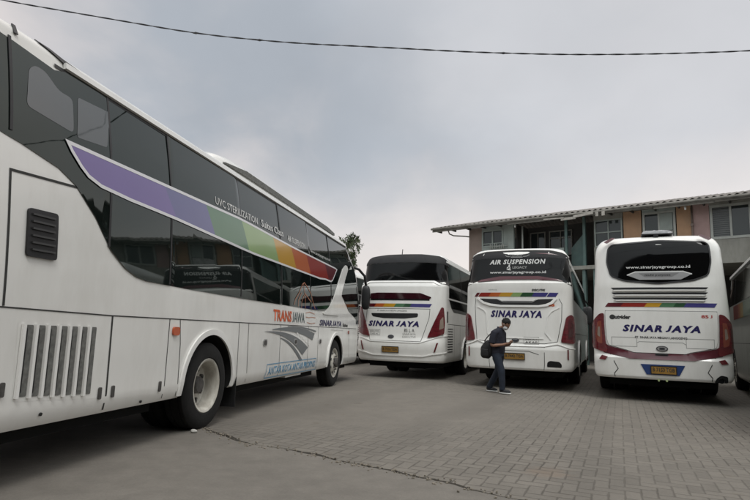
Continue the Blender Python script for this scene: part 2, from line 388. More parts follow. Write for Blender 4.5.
def wheel(parent, y, sg, kind='rear', x=1.24, z=0.5, dual=True):
    """rim (part) with tyre and hub under it; sg = side"""
    X = sg*x
    bm = bmesh.new()
    if kind == 'rear':
        prof = [(0.305, -0.045), (0.318, -0.012), (0.312, -0.006), (0.290, -0.012), (0.278, -0.03), (0.270, -0.10), (0.262, -0.175), (0.235, -0.19), (0.12, -0.185), (0.10, -0.19)]
    else:
        prof = [(0.305, -0.045), (0.318, -0.012), (0.312, -0.006), (0.290, -0.012), (0.278, -0.03), (0.268, -0.06), (0.235, -0.055), (0.20, -0.02), (0.17, 0.004), (0.12, 0.008), (0.10, 0.0)]
    lathe_x(bm, prof, 48, X, y, z, sg)
    nf0 = len(bm.faces); hr2, hx2 = (0.212, -0.186) if kind == 'rear' else (0.212, -0.024)
    for k in range(8):
        a = 2*math.pi*(k+0.5)/8; lathe_x(bm, [(0.031, hx2), (0.029, hx2+0.006), (0, hx2+0.006)], 14, X, y+hr2*math.cos(a), z+hr2*math.sin(a), sg)
    for i_, f in enumerate(bm.faces):
        if i_ >= nf0: f.material_index = 1
    rim = link('wheel', bm, [RIM, BLACK], parent, smooth=True, ang=50)
    bm = bmesh.new()
    tp = [(0.300, -0.03), (0.33, 0.0), (0.40, 0.006), (0.455, -0.004), (0.485, -0.022), (0.503, -0.045), (0.503, -0.085), (0.494, -0.088), (0.494, -0.098), (0.503, -0.10), (0.503, -0.185), (0.494, -0.188), (0.494, -0.198), (0.503, -0.20), (0.503, -0.25), (0.485, -0.275), (0.40, -0.295), (0.30, -0.27)]
    lathe_x(bm, tp, 56, X, y, z, sg)
    if kind == 'rear': lathe_x(bm, [(r, xx-0.33) for r, xx in tp], 40, X, y, z, sg)
    for v in bm.verts:
        if v.co.z < 0.02: v.co.z = max(0.004, v.co.z*0.4+0.004)
    link('tyre', bm, RUBBER, rim, smooth=True, ang=30)
    bm = bmesh.new()
    if kind == 'rear':
        lathe_x(bm, [(0.105, -0.19), (0.10, -0.12), (0.085, -0.095), (0.05, -0.09), (0, -0.09)], 24, X, y, z, sg)
        hr, hx = 0.175, -0.183
    else:
        lathe_x(bm, [(0.10, -0.01), (0.095, 0.045), (0.07, 0.065), (0, 0.066)], 24, X, y, z, sg); hr, hx = 0.145, 0.006
    for k in range(10):
        a = 2*math.pi*k/10; yy, zc = y+hr*math.cos(a), z+hr*math.sin(a)
        lathe_x(bm, [(0.014, hx), (0.014, hx+0.03), (0, hx+0.032)], 8, X, yy, zc, sg)
    hub = link('hub', bm, HUBD, rim, smooth=True, ang=40)
    return rim

def chassis_and_shade_boxes(parent, y0, y1, axles):
    bm = bmesh.new()
    box(bm, -0.75, 0.75, y0, y1, 0.36, 0.60)
    a0, a1 = axles[0][0], axles[1][0]
    for p0, p1 in ((y0, a0-0.72), (a0+0.8, a1-0.75), (a1+0.75, y1)): box(bm, -0.96, 0.96, p0, p1, 0.28, 0.55)  # wide low boxes added to block light and deepen the shade underneath
    for y, _ in axles: tube(bm, [(-0.95, y, 0.5), (0.95, y, 0.5)], 0.09, 10)
    box(bm, -0.55, 0.55, y0+0.3, y0+1.6, 0.24, 0.38)
    for sg in (-1, 1): box(bm, sg*0.98-0.27, sg*0.98+0.27, axles[0][0]+0.75, axles[0][0]+0.765, 0.16, 0.7)
    link('chassis_and_shade_boxes', bm, DARK, parent)
def arch_trim(parent, body, sg, ya, za, ra, m):
    kind = 'right' if sg > 0 else 'left'; F = body.maps(kind); pts = []
    a0 = math.asin(max(-1, (body.z0+0.03-za)/ra))
    for k in range(29):
        a = a0+(math.pi-2*a0)*k/28; pts.append((sg*(ya+(ra+0.03)*math.cos(a)), za+(ra+0.03)*math.sin(a)))
    ribbon('wheel_arch', pts, 0.065, F, m, parent, off=0.002, th=0.022)
def mirror(parent, pts_arm, c, sx=0.07, sy=0.05, sz=0.3):
    bm = bmesh.new(); tube(bm, pts_arm, [0.035]*len(pts_arm), 8)
    o = link('mirror', bm, BLACK, parent)
    bm = bmesh.new(); bmesh.ops.create_uvsphere(bm, u_segments=20, v_segments=14, radius=1)
    for v in bm.verts:
        x, y, z = v.co
        f = lambda t: math.copysign(abs(t)**0.6, t)
        v.co = Vector((c[0]+f(x)*sx*2, c[1]+f(y)*sy, c[2]+f(z)*sz))
    link('mirror_head', bm, BLACK, o, smooth=True)

# ---------------------------------------------------------------- ground
def ground_paving_material():
    m = bpy.data.materials.new('herringbone_pavers'); m.use_nodes = True; t = m.node_tree; b = t.nodes['Principled BSDF']; LK = t.links.new
    def nn(ty, **k):
        n = t.nodes.new(ty)
        for a, c in k.items(): setattr(n, a, c)
        return n
    def mt(op, a, b_=None, c=None, clamp=False):
        n = nn('ShaderNodeMath', operation=op); n.use_clamp = clamp
        for i, v in enumerate((a, b_, c)):
            if v is None: continue
            if isinstance(v, (int, float)): n.inputs[i].default_value = v
            else: LK(v, n.inputs[i])
        return n.outputs[0]
    tcn = nn('ShaderNodeTexCoord'); P = tcn.outputs['Object']
    wob = nn('ShaderNodeTexNoise'); wob.inputs['Scale'].default_value = 3.5; wob.inputs['Detail'].default_value = 5; LK(P, wob.inputs['Vector'])
    sb = nn('ShaderNodeVectorMath', operation='SUBTRACT'); LK(wob.outputs['Color'], sb.inputs[0]); sb.inputs[1].default_value = (0.5, 0.5, 0.5)
    sc = nn('ShaderNodeVectorMath', operation='SCALE'); LK(sb.outputs[0], sc.inputs[0]); sc.inputs['Scale'].default_value = 0.022
    ad = nn('ShaderNodeVectorMath', operation='ADD'); LK(P, ad.inputs[0]); LK(sc.outputs[0], ad.inputs[1])
    mp = nn('ShaderNodeMapping'); mp.inputs['Rotation'].default_value = (0, 0, R(24)); mp.inputs['Scale'].default_value = (1/0.118,)*3; LK(ad.outputs[0], mp.inputs[0])
    s = nn('ShaderNodeSeparateXYZ'); LK(mp.outputs[0], s.inputs[0])
    ix, iy = mt('FLOOR', s.outputs[0]), mt('FLOOR', s.outputs[1]); fx, fy = mt('FRACT', s.outputs[0]), mt('FRACT', s.outputs[1])
    k = mt('FLOORED_MODULO', mt('SUBTRACT', ix, iy), 4.0)
    eq = lambda v: mt('COMPARE', k, float(v), 0.1)
    k0, k1, k2, k3 = eq(0), eq(1), eq(2), eq(3)
    dl = mt('ADD', fx, k1); dr = mt('ADD', mt('SUBTRACT', 1.0, fx), k0); db = mt('ADD', fy, k2); dt_ = mt('ADD', mt('SUBTRACT', 1.0, fy), k3)
    d = mt('MINIMUM', mt('MINIMUM', dl, dr), mt('MINIMUM', db, dt_))
    bx = mt('SUBTRACT', ix, k1); by = mt('SUBTRACT', iy, k2)
    cbn = nn('ShaderNodeCombineXYZ'); LK(bx, cbn.inputs[0]); LK(by, cbn.inputs[1])
    wn = nn('ShaderNodeTexWhiteNoise', noise_dimensions='3D'); LK(cbn.outputs[0], wn.inputs['Vector'])
    jt = nn('ShaderNodeMapRange', interpolation_type='SMOOTHSTEP'); jn = nn('ShaderNodeTexNoise'); jn.inputs['Scale'].default_value = 9; jn.inputs['Detail'].default_value = 5; LK(P, jn.inputs['Vector']); LK(mt('SUBTRACT', d, mt('MULTIPLY_ADD', jn.outputs[0], 0.16, -0.08)), jt.inputs[0]); jt.inputs[1].default_value = 0.010; jt.inputs[2].default_value = 0.10; jt.inputs[3].default_value = 1; jt.inputs[4].default_value = 0
    # joints filled with dust in patches
    ns = nn('ShaderNodeTexNoise'); ns.inputs['Scale'].default_value = 0.45; ns.inputs['Detail'].default_value = 7; ns.inputs['Roughness'].default_value = 0.6; LK(P, ns.inputs['Vector'])
    # cement screed spread near the big coach: radial mask
    dv = nn('ShaderNodeVectorMath', operation='DISTANCE'); LK(P, dv.inputs[0]); dv.inputs[1].default_value = (-0.3, 10.0, 0)
    scr = nn('ShaderNodeMapRange', interpolation_type='SMOOTHSTEP'); LK(mt('ADD', dv.outputs['Value'], mt('MULTIPLY', ns.outputs[0], 2.2)), scr.inputs[0]); scr.inputs[1].default_value = 3.2; scr.inputs[2].default_value = 5.2; scr.inputs[3].default_value = 0.08; scr.inputs[4].default_value = 1
    dust = nn('ShaderNodeMapRange', interpolation_type='SMOOTHSTEP'); LK(ns.outputs[0], dust.inputs[0]); dust.inputs[1].default_value = 0.32; dust.inputs[2].default_value = 0.62; dust.inputs[3].default_value = 1.0; dust.inputs[4].default_value = 0.45
    J = mt('MULTIPLY', mt('MULTIPLY', jt.outputs[0], dust.outputs[0]), scr.outputs[0])
    # tone
    big = nn('ShaderNodeTexNoise'); big.inputs['Scale'].default_value = 0.35; big.inputs['Detail'].default_value = 8; big.inputs['Roughness'].default_value = 0.62; LK(P, big.inputs['Vector'])
    fine = nn('ShaderNodeTexNoise'); fine.inputs['Scale'].default_value = 38; fine.inputs['Detail'].default_value = 6; LK(P, fine.inputs['Vector'])
    mid = nn('ShaderNodeTexNoise'); mid.inputs['Scale'].default_value = 3.3; mid.inputs['Detail'].default_value = 6; LK(P, mid.inputs['Vector'])
    v = mt('ADD', mt('MULTIPLY', big.outputs[0], 0.52), mt('MULTIPLY', fine.outputs[0], 0.36))
    v = mt('ADD', v, mt('MULTIPLY', mid.outputs[0], 0.42))
    v = mt('ADD', v, mt('MULTIPLY', mt('MULTIPLY', mt('SUBTRACT', wn.outputs[0], 0.5), scr.outputs[0]), 0.15))
    v = mt('ADD', v, 0.33)
    cs = nn('ShaderNodeVectorMath', operation='SCALE'); cs.inputs[0].default_value = (0.172, 0.156, 0.133); LK(v, cs.inputs['Scale'])
    stn = nn('ShaderNodeMapRange', interpolation_type='SMOOTHSTEP'); LK(mid.outputs[0], stn.inputs[0]); stn.inputs[1].default_value = 0.60; stn.inputs[2].default_value = 0.75; stn.inputs[3].default_value = 0; stn.inputs[4].default_value = 0.5
    mx1 = nn('ShaderNodeMixRGB'); LK(stn.outputs[0], mx1.inputs[0]); LK(cs.outputs[0], mx1.inputs[1]); mx1.inputs[2].default_value = (0.10, 0.082, 0.06, 1)
    mx2 = nn('ShaderNodeMixRGB'); rv = nn('ShaderNodeVectorMath', operation='DISTANCE'); LK(P, rv.inputs[0]); rv.inputs[1].default_value = (1.61, 5.16, 0)
    rm = nn('ShaderNodeMapRange', interpolation_type='SMOOTHSTEP'); LK(mt('ADD', rv.outputs['Value'], mt('MULTIPLY_ADD', jn.outputs[0], 0.5, -0.25)), rm.inputs[0]); rm.inputs[1].default_value = 0.02; rm.inputs[2].default_value = 0.30; rm.inputs[3].default_value = 0.28; rm.inputs[4].default_value = 0
    mx3 = nn('ShaderNodeMixRGB'); LK(rm.outputs[0], mx3.inputs[0]); LK(mx1.outputs[0], mx3.inputs[1]); mx3.inputs[2].default_value = (0.19, 0.115, 0.065, 1)
    rot = nn('ShaderNodeMapping'); rot.inputs['Rotation'].default_value = (0, 0, R(24)); LK(P, rot.inputs[0]); rs = nn('ShaderNodeSeparateXYZ'); LK(rot.outputs[0], rs.inputs[0])
    wv = mt('SINE', mt('ADD', mt('MULTIPLY', rs.outputs[0], 3.1), mt('MULTIPLY', big.outputs[0], 5.0)))
    tk = nn('ShaderNodeMapRange', interpolation_type='SMOOTHSTEP'); LK(mt('ADD', wv, mt('MULTIPLY', mid.outputs[0], 1.2)), tk.inputs[0]); tk.inputs[1].default_value = 1.05; tk.inputs[2].default_value = 1.65; tk.inputs[3].default_value = 0; tk.inputs[4].default_value = 0.22
    mx4 = nn('ShaderNodeMixRGB'); LK(tk.outputs[0], mx4.inputs[0]); LK(mx3.outputs[0], mx4.inputs[1]); mx4.inputs[2].default_value = (0.075, 0.068, 0.058, 1); mx3 = mx4
    LK(mt('MULTIPLY', J, 0.74), mx2.inputs[0]); LK(mx3.outputs[0], mx2.inputs[1]); mx2.inputs[2].default_value = (0.045, 0.039, 0.030, 1)
    LK(mx2.outputs[0], b.inputs['Base Color']); b.inputs['Roughness'].default_value = 0.86
    hgt = mt('SUBTRACT', mt('MULTIPLY', fine.outputs[0], 0.12), mt('MULTIPLY', J, 0.8))
    hgt = mt('ADD', hgt, mt('MULTIPLY', mt('MULTIPLY', wn.outputs[0], scr.outputs[0]), 0.25))
    bp = nn('ShaderNodeBump'); bp.inputs['Strength'].default_value = 0.7; bp.inputs['Distance'].default_value = 0.012; LK(hgt, bp.inputs['Height']); LK(bp.outputs[0], b.inputs['Normal'])
    return m
PAVE = ground_paving_material()
def gridplane(name, x0, x1, y0, y1, m, nx, ny, zf):
    bm = bmesh.new(); V = [[bm.verts.new((x0+(x1-x0)*i/nx, y0+(y1-y0)*j/ny, 0)) for i in range(nx+1)] for j in range(ny+1)]
    for r_ in V:
        for v in r_: v.co.z = zf(v.co.x, v.co.y)
    for j in range(ny):
        for i in range(nx): bm.faces.new((V[j][i], V[j][i+1], V[j+1][i+1], V[j+1][i]))
    return link(name, bm, m)
bm = bmesh.new()
vs = [bm.verts.new(p) for p in ((-900, -900, -0.004), (900, -900, -0.004), (900, 900, -0.004), (-900, 900, -0.004))]; bm.faces.new(vs)
tag(link('ground', bm, PAVE), kind='structure')
# concrete apron in the near left corner, its edge broken along the paving
random.seed(3)
CR = [(-14.2, 16.0), (-6.2, 10.2), (-2.9, 7.55), (-2.12, 6.95), (-1.88, 6.60), (-1.35, 6.02), (-0.68, 5.63), (-0.26, 5.30), (0.27, 4.90), (0.73, 4.57), (0.99, 4.33), (1.3, 4.08), (2.2, 3.35), (6.0, 0.3), (14, -6)]
edge = []
for (a, b_), (c, d) in zip(CR, CR[1:]):
    n_ = max(2, int(math.hypot(c-a, d-b_)/0.055)) if abs(a) < 4 else 6
    for k in range(n_):
        t = k/n_; px, py = a+(c-a)*t, b_+(d-b_)*t
        j = 0.030*(mnoise.noise(Vector((px*3.1, py*3.1, 0)))*1.4+mnoise.noise(Vector((px*17, py*17, 3)))*1.0)
        edge.append((px+0.61*j, py+0.79*j))
edge.append(CR[-1])
CONC = bpy.data.materials.new('worn_concrete'); CONC.use_nodes = True
t = CONC.node_tree; b = t.nodes['Principled BSDF']; b.inputs['Roughness'].default_value = 0.85
tcn = t.nodes.new('ShaderNodeTexCoord'); acc = None
for sc_, am, dd in ((0.7, 0.60, 9), (4.5, 0.62, 8), (70, 0.42, 4)):
    n = t.nodes.new('ShaderNodeTexNoise'); n.inputs['Scale'].default_value = sc_; n.inputs['Detail'].default_value = dd; n.inputs['Roughness'].default_value = 0.62; t.links.new(tcn.outputs['Object'], n.inputs['Vector'])
    q = t.nodes.new('ShaderNodeMath'); q.operation = 'MULTIPLY_ADD'; t.links.new(n.outputs[0], q.inputs[0]); q.inputs[1].default_value = am
    if acc: t.links.new(acc, q.inputs[2])
    else: q.inputs[2].default_value = 0.18
    acc = q.outputs[0]
s_ = t.nodes.new('ShaderNodeVectorMath'); s_.operation = 'SCALE'; s_.inputs[0].default_value = (0.160, 0.146, 0.126); t.links.new(acc, s_.inputs['Scale']); t.links.new(s_.outputs[0], b.inputs['Base Color'])
bp = t.nodes.new('ShaderNodeBump'); bp.inputs['Strength'].default_value = 0.5; bp.inputs['Distance'].default_value = 0.01; t.links.new(acc, bp.inputs['Height']); t.links.new(bp.outputs[0], b.inputs['Normal'])
bm = bmesh.new()
top = [bm.verts.new((x, y, 0.008)) for x, y in edge]; low = [bm.verts.new((x+0.012, y+0.016, -0.010)) for x, y in edge]
far = [bm.verts.new((x-26*0.61-4, y-26*0.79-4, 0.008)) for x, y in edge]
for i in range(len(edge)-1):
    bm.faces.new((top[i], top[i+1], low[i+1], low[i])); bm.faces.new((far[i], far[i+1], top[i+1], top[i]))
tag(link('concrete_apron', bm, CONC), kind='structure')
# the open joint and its crumbled dirt
bm = bmesh.new(); pr = None
for x, y in edge:
    wd = 0.030+0.085*max(0, mnoise.noise(Vector((x*2.3, y*2.3, 9)))+0.35)+0.018*abs(mnoise.noise(Vector((x*23, y*23, 1))))
    if abs(x) > 3: wd = 0.02
    c_ = (bm.verts.new((x-0.01, y-0.01, 0.0)), bm.verts.new((x+0.61*wd, y+0.79*wd, 0.0)))
    if pr: bm.faces.new((pr[0], c_[0], c_[1], pr[1]))
    pr = c_
tag(link('ground_crack', bm, mat('crack_dirt', (0.030, 0.025, 0.018), 1.0, var=0.5, scale=25)), kind='structure')
# loose crumbs along the crack
bm = bmesh.new()
for i in range(420):
    x, y = random.choice([p for p in edge if -2.4 < p[0] < 3])
    s = random.uniform(0.004, 0.014); q = 0.05*random.gauss(0, 1)
    r_ = bmesh.ops.create_icosphere(bm, subdivisions=1, radius=s, matrix=Matrix.Translation((x+0.61*q+random.uniform(-.05, .05), y+0.79*q+random.uniform(-.05, .05), 0.006+s*0.4)))
    for v in r_['verts']: v.co += Vector((random.uniform(-1, 1), random.uniform(-1, 1), random.uniform(-1, 1)))*s*0.25
tag(link('gravel_crumbs', bm, mat('crumbs', (0.20, 0.175, 0.14), 0.9, var=0.3, scale=9)), 'small grit and crumbled mortar scattered along the crack', 'grit', kind='stuff')

# ================================================================ BUS A : the long coach on the left
AZA = 11.5046
busA = empty('coach_bus', (-3.8598, 3.5556, 0), -R(AZA))
tag(busA, 'long white coach seen side on at the left with TRANS JAWA lettering', 'bus', 'white coaches parked in the yard')
YO = 3.5
A = Body(W=[(0.40, 1.215), (0.55, 1.25), (1.35, 1.25), (1.55, 1.247), (1.9, 1.232), (2.3, 1.205), (2.6, 1.172), (2.9, 1.125), (3.3, 1.045)], YR=[(0, 0.06), (1, 0), (2.2, 0.0), (3.3, 0.12)], YF=[(0, 11.7), (1.2, 11.85), (2, 11.88), (2.7, 11.68), (2.88, 11.45), (3.3, 10.9)], D=0.25, Df=0.6, nf=2.6, z0=0.42, ze=3.30, H=3.42, inset=0.16)
axA = [(3.5, 0.5), (9.2, 0.5)]
A.build(busA, WHITE, axA, 0.60)
AR = A.maps('right'); AL = A.maps('left')
def fit(p):
    """side outlines were measured on a straight leaning flank; carry them over to the bowed one"""
    o = []
    for y, z in p:
        x0 = 1.25-0.116*max(0, z-1.35); t = (A.w(min(z, 3.3))-x0)/(4.49-x0) if z > 1.35 else 0.0
        o.append((y+(-2.72-y)*t, z+(1.19-z)*t))
    return o
def sy(p): return fit([(s+YO, z) for s, z in p])
chassis_and_shade_boxes(busA, 0.4, 11.2, axA)
for y, k in ((3.5, 'rear'), (9.2, 'front')):
    for sg in (1, -1):
        wheel(busA, y, sg, k); arch_trim(busA, A, sg, y, 0.5, 0.60, WHITE2)
# dark glazing
low = [(-3.22, 2.55), (-3.05, 2.51), (-2.91, 2.49), (-2.53, 2.41), (-2.34, 2.32), (-2.10, 2.10), (-1.90, 1.84), (-1.70, 1.70), (-1.54, 1.64), (-1.38, 1.615), (-0.54, 1.60), (0.76, 1.59), (3.22, 1.585), (4.40, 1.58)]
pil = [(4.80, 1.60), (5.10, 1.68), (5.54, 1.90), (5.92, 2.20), (6.55, 2.67), (7.02, 2.84), (7.45, 2.84), (7.58, 2.95), (7.50, 3.26)]
topz = [(-2.45, 3.27), (-2.60, 3.22), (-3.22, 3.27)]
gp = sy(low+pil+topz)
DV = [-3.5, -3.0, -1.90, -0.90, 0.87, 2.42, 3.95, 5.45, 8.5]; DV = [fit([(d+YO, 2.4)])[0][0]-YO for d in DV]; TI = [0.0, 0.003, -0.004, 0.005, -0.003, 0.006, -0.005, 0.0]; TZ = [0, .002, -.003, .003, -.001, .004, -.003, 0]
def ARp(u, z, o):                                  # every pane sits a hair differently in its rubber
    k = max(i for i in range(len(TI)) if u-YO >= DV[i] or i == 0); t = (u-YO-DV[k])/(DV[k+1]-DV[k])
    return AR(u, z, o+abs(TI[k])+TI[k]*(t-0.5)+TZ[k]*((z-2.4)/0.8))
band = patch('window_band', gp, ARp, GLASSA, busA, off=0.004, cuts=[d+YO+q for d in DV[1:-1] for q in (-0.009, 0.009)])
# seams between the panes
divs = [(-3.0, 2.53, 3.26), (-1.90, 1.86, 3.26), (-0.90, 1.62, 3.26), (0.87, 1.61, 3.26), (2.42, 1.60, 3.26), (3.95, 1.60, 3.26), (5.45, 1.88, 3.26)]
for s, a, b_ in divs:
    s = fit([(s+YO, 2.4)])[0][0]
    ribbon('window_seal', [(s, a), (s, b_)], 0.026, AR, BLACK, band, off=0.0065, th=0.006)
# paler pane areas behind the rear film
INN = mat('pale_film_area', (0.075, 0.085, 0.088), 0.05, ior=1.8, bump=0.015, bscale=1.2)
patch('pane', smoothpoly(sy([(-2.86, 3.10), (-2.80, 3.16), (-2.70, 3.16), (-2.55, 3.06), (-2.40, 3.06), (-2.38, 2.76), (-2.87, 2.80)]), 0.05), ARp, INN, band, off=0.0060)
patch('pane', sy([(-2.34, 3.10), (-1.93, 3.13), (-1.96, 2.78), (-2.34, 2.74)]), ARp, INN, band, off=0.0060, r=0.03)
# white gutter rail and roof edge strip
ribbon('gutter_rail', sy([(-2.50, 3.305), (7.1, 3.305)]), 0.05, AR, WHITE2, busA, off=0.004, th=0.03)
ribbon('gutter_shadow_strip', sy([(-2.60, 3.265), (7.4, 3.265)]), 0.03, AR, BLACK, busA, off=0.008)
ribbon('roof_trim', sy([(-2.72, 3.41), (-2.62, 3.385), (-2.50, 3.35), (-2.30, 3.335), (-2.10, 3.33)]), 0.035, AR, BLACK, busA, off=0.004, th=0.008)
patch('roof_trim', sy([(-3.00, 3.32), (-2.965, 3.32), (-2.95, 3.40), (-2.985, 3.40)]), AR, BLACK, busA, off=0.006, th=0.01)
# air conditioning fairing on the roof
bm = bmesh.new(); rings = []
for k, (y, hh, ww) in enumerate([(3.70, 0.0, 0.78), (3.78, 0.09, 0.86), (3.95, 0.17, 0.91), (4.3, 0.225, 0.93), (4.9, 0.245, 0.94), (6.5, 0.25, 0.94), (8.6, 0.245, 0.94), (9.4, 0.21, 0.92), (9.9, 0.12, 0.86), (10.2, 0.0, 0.75)]):
    pr_ = [(-ww, 0), (-ww*0.985, hh*0.45), (-ww*0.93, hh*0.8), (-ww*0.8, hh), (-0.3, hh*1.06), (0.3, hh*1.06), (ww*0.8, hh), (ww*0.93, hh*0.8), (ww*0.985, hh*0.45), (ww, 0)]
    rings.append([bm.verts.new((x, y, 3.40+z)) for x, z in pr_])
for a, b_ in zip(rings, rings[1:]):
    for k in range(9): bm.faces.new((a[k], a[k+1], b_[k+1], b_[k]))
pod = link('air_conditioner', bm, WHITE, busA, smooth=True, ang=40)
bm = bmesh.new(); vs_ = [bm.verts.new(p) for p in ((0.90, 4.1, 3.44), (0.948, 4.1, 3.445), (0.948, 4.1, 3.46), (0.90, 4.1, 3.47), (0.90, 9.8, 3.44), (0.948, 9.8, 3.445), (0.944, 9.8, 3.50), (0.90, 9.8, 3.51), (0.90, 4.8, 3.44), (0.956, 4.8, 3.445), (0.952, 4.8, 3.535), (0.90, 4.8, 3.545), (0.90, 9.2, 3.44), (0.956, 9.2, 3.445), (0.952, 9.2, 3.535), (0.90, 9.2, 3.545))]
for a, b_ in ((0, 8), (8, 12), (12, 4)):
    for k in range(4): bm.faces.new((vs_[a+k], vs_[a+(k+1) % 4], vs_[b_+(k+1) % 4], vs_[b_+k]))
bm.faces.new(vs_[0:4]); bm.faces.new(vs_[4:8][::-1]); link('side_grille', bm, GREYP, pod)
# white window pillar / body sweep at the front
patch('windscreen_pillar', fit([(8.16, 1.54), (8.33, 1.595), (8.62, 1.68), (9.04, 1.90), (9.42, 2.20), (10.05, 2.67), (10.36, 2.80), (10.52, 2.80), (10.60, 2.72), (10.30, 2.50), (10.05, 2.28), (9.84, 2.10), (9.68, 1.90), (9.45, 1.65), (9.35, 1.53), (8.2, 1.52)]), AR, WHITE, busA, off=0.006, th=0.010, du=0.1)
drv = patch('driver_window', fit([(9.74, 2.06), (10.40, 1.68), (11.10, 1.50), (11.42, 1.50), (11.40, 2.3), (11.2, 2.80), (10.66, 2.72), (10.34, 2.49), (10.09, 2.27), (9.88, 2.09)]), AR, GLASSA, busA, off=0.006, du=0.06)
patch('windscreen', [(-1.75, 1.38), (1.75, 1.38), (1.66, 2.9), (1.55, 3.22), (-1.55, 3.22), (-1.66, 2.9)], A.maps('front'), GLASSA, busA, off=0.007)
# rainbow band
segs = [('purple', -2.45, -1.05), ('violet', -1.05, -0.15), ('green', -0.15, 0.87), ('lime', 0.87, 2.05), ('yellow', 2.05, 2.90), ('orange', 2.90, 3.75), ('red', 3.75, 5.0), ('wine', 5.0, 5.95)]
def top_b(s): return interp([(-2.45, 2.66), (0.9, 2.705), (3, 2.64), (5.95, 2.60)], s)
def bot_b(s): return interp([(-2.40, 2.60), (-2.29, 2.49), (-2.2, 2.44), (-2.04, 2.395), (-1.8, 2.375), (-0.9, 2.36), (1.2, 2.275), (4.6, 2.245), (5.49, 2.30)], s)
outl = [(-2.45, 2.66)]+[(s, top_b(s)) for s in np.linspace(-2.2, 5.85, 20)]+[(5.98, 2.585), (5.55, 2.30), (5.4, 2.26)]+[(s, bot_b(s)) for s in np.linspace(5.0, -2.04, 18)]+[(-2.2, 2.44), (-2.29, 2.50), (-2.40, 2.60)]
edgeband = ribbon('rainbow_band', sy(outl), 0.032, AR, EDGE, busA, off=0.0170, closed=True)
for i, (c_, a, b_) in enumerate(segs):
    sl = 0.24
    if i == 0: po = [(-2.43, 2.655)]+[(s, top_b(s)) for s in (-2.0, -1.5, b_)]+[(b_+sl, bot_b(b_+sl)), (-1.5, bot_b(-1.5)), (-1.8, bot_b(-1.8)), (-2.04, 2.40), (-2.2, 2.445), (-2.28, 2.50), (-2.38, 2.60)]
    elif i == len(segs)-1: po = [(a, top_b(a)), (5.85, top_b(5.85)), (5.96, 2.585), (5.54, 2.30), (5.4, 2.26), (a+sl, bot_b(a+sl))]
    else: po = [(a, top_b(a)), ((a+b_)/2, top_b((a+b_)/2)), (b_, top_b(b_)), (b_+sl, bot_b(b_+sl)), (a+sl, bot_b(a+sl))]
    patch('rainbow_segment', sy(po), AR, SC[c_], edgeband, off=0.0158, label=c_.replace('dk', 'dark ')+' block of the rainbow band')
DIMW = mat('faded_white_lettering', (0.30, 0.30, 0.30), 0.5)
text('window_lettering', 'UVC STERILIZATION', AR, fit([(0.11+YO, 2.745)])[0][0], fit([(1.46+YO, 2.745)])[0][0], fit([(5, 2.745)])[0][1], fit([(5, 2.845)])[0][1], INKW, busA, bold=0.01, off=0.016)
text('window_lettering', 'Suites Class', AR, fit([(1.60+YO, 2.745)])[0][0], fit([(2.55+YO, 2.745)])[0][0], fit([(5, 2.745)])[0][1], fit([(5, 2.86)])[0][1], INKW, busA, bold=0.015, off=0.016)
text('window_lettering', 'AIR SUSPENSION', AR, fit([(2.75+YO, 2.72)])[0][0], fit([(3.72+YO, 2.72)])[0][0], fit([(5, 2.72)])[0][1], fit([(5, 2.82)])[0][1], INKW, busA, bold=0.02, off=0.016)
text('window_lettering', 'www.sinarjayagroup.co.id', AR, fit([(4.05+YO, 2.69)])[0][0], fit([(5.45+YO, 2.69)])[0][0], fit([(5, 2.69)])[0][1], fit([(5, 2.77)])[0][1], INKW, busA, off=0.016)
text('side_lettering', 'TRANS', AR, 1.93+YO, 2.76+YO, 1.315, 1.50, INKO, busA, bold=0.03)
text('side_lettering', 'JAWA', AR, 2.81+YO, 3.46+YO, 1.315, 1.495, INKT, busA, bold=0.01)
text('side_lettering', 'SINAR JAYA', AR, 7.90, 9.6, 1.285, 1.41, NAVY, busA, bold=0.03, shear=0.2)
text('side_lettering', 'Suites', AR, 9.72, 10.2, 1.29, 1.37, INK, busA, bold=0.04)
text('side_lettering', 'sinarjayagroup.co.id', AR, 8.75, 9.75, 1.19, 1.225, INKG, busA)
# copper outline map beside TRANS JAWA and stupa drawing on the glass
ribbon('copper_drawing', [sy([(3.55, 1.50), (3.8, 1.53), (4.1, 1.50)]), sy([(3.55, 1.43), (3.7, 1.42), (3.9, 1.435), (4.15, 1.43)]), sy([(3.6, 1.33), (3.85, 1.31), (4.1, 1.33)])], 0.012, AR, COPPER, busA, off=0.006)
ribbon('copper_drawing', [fit(l_) for l_ in [[(6.42, 1.62), (6.5, 1.72), (6.72, 1.85), (6.95, 2.03), (7.05, 2.06), (7.2, 2.0), (7.42, 1.88), (7.5, 1.74), (7.62, 1.60)], [(7.0, 2.03), (7.03, 1.9), (7.05, 1.75), (7.02, 1.57)], [(6.62, 1.60), (6.66, 1.72), (6.85, 1.86)], [(7.05, 1.86), (7.25, 1.78), (7.4, 1.72)], [(6.8, 1.58), (6.84, 1.70), (7.0, 1.83)]]], 0.018, AR, COPPER, busA, off=0.015)
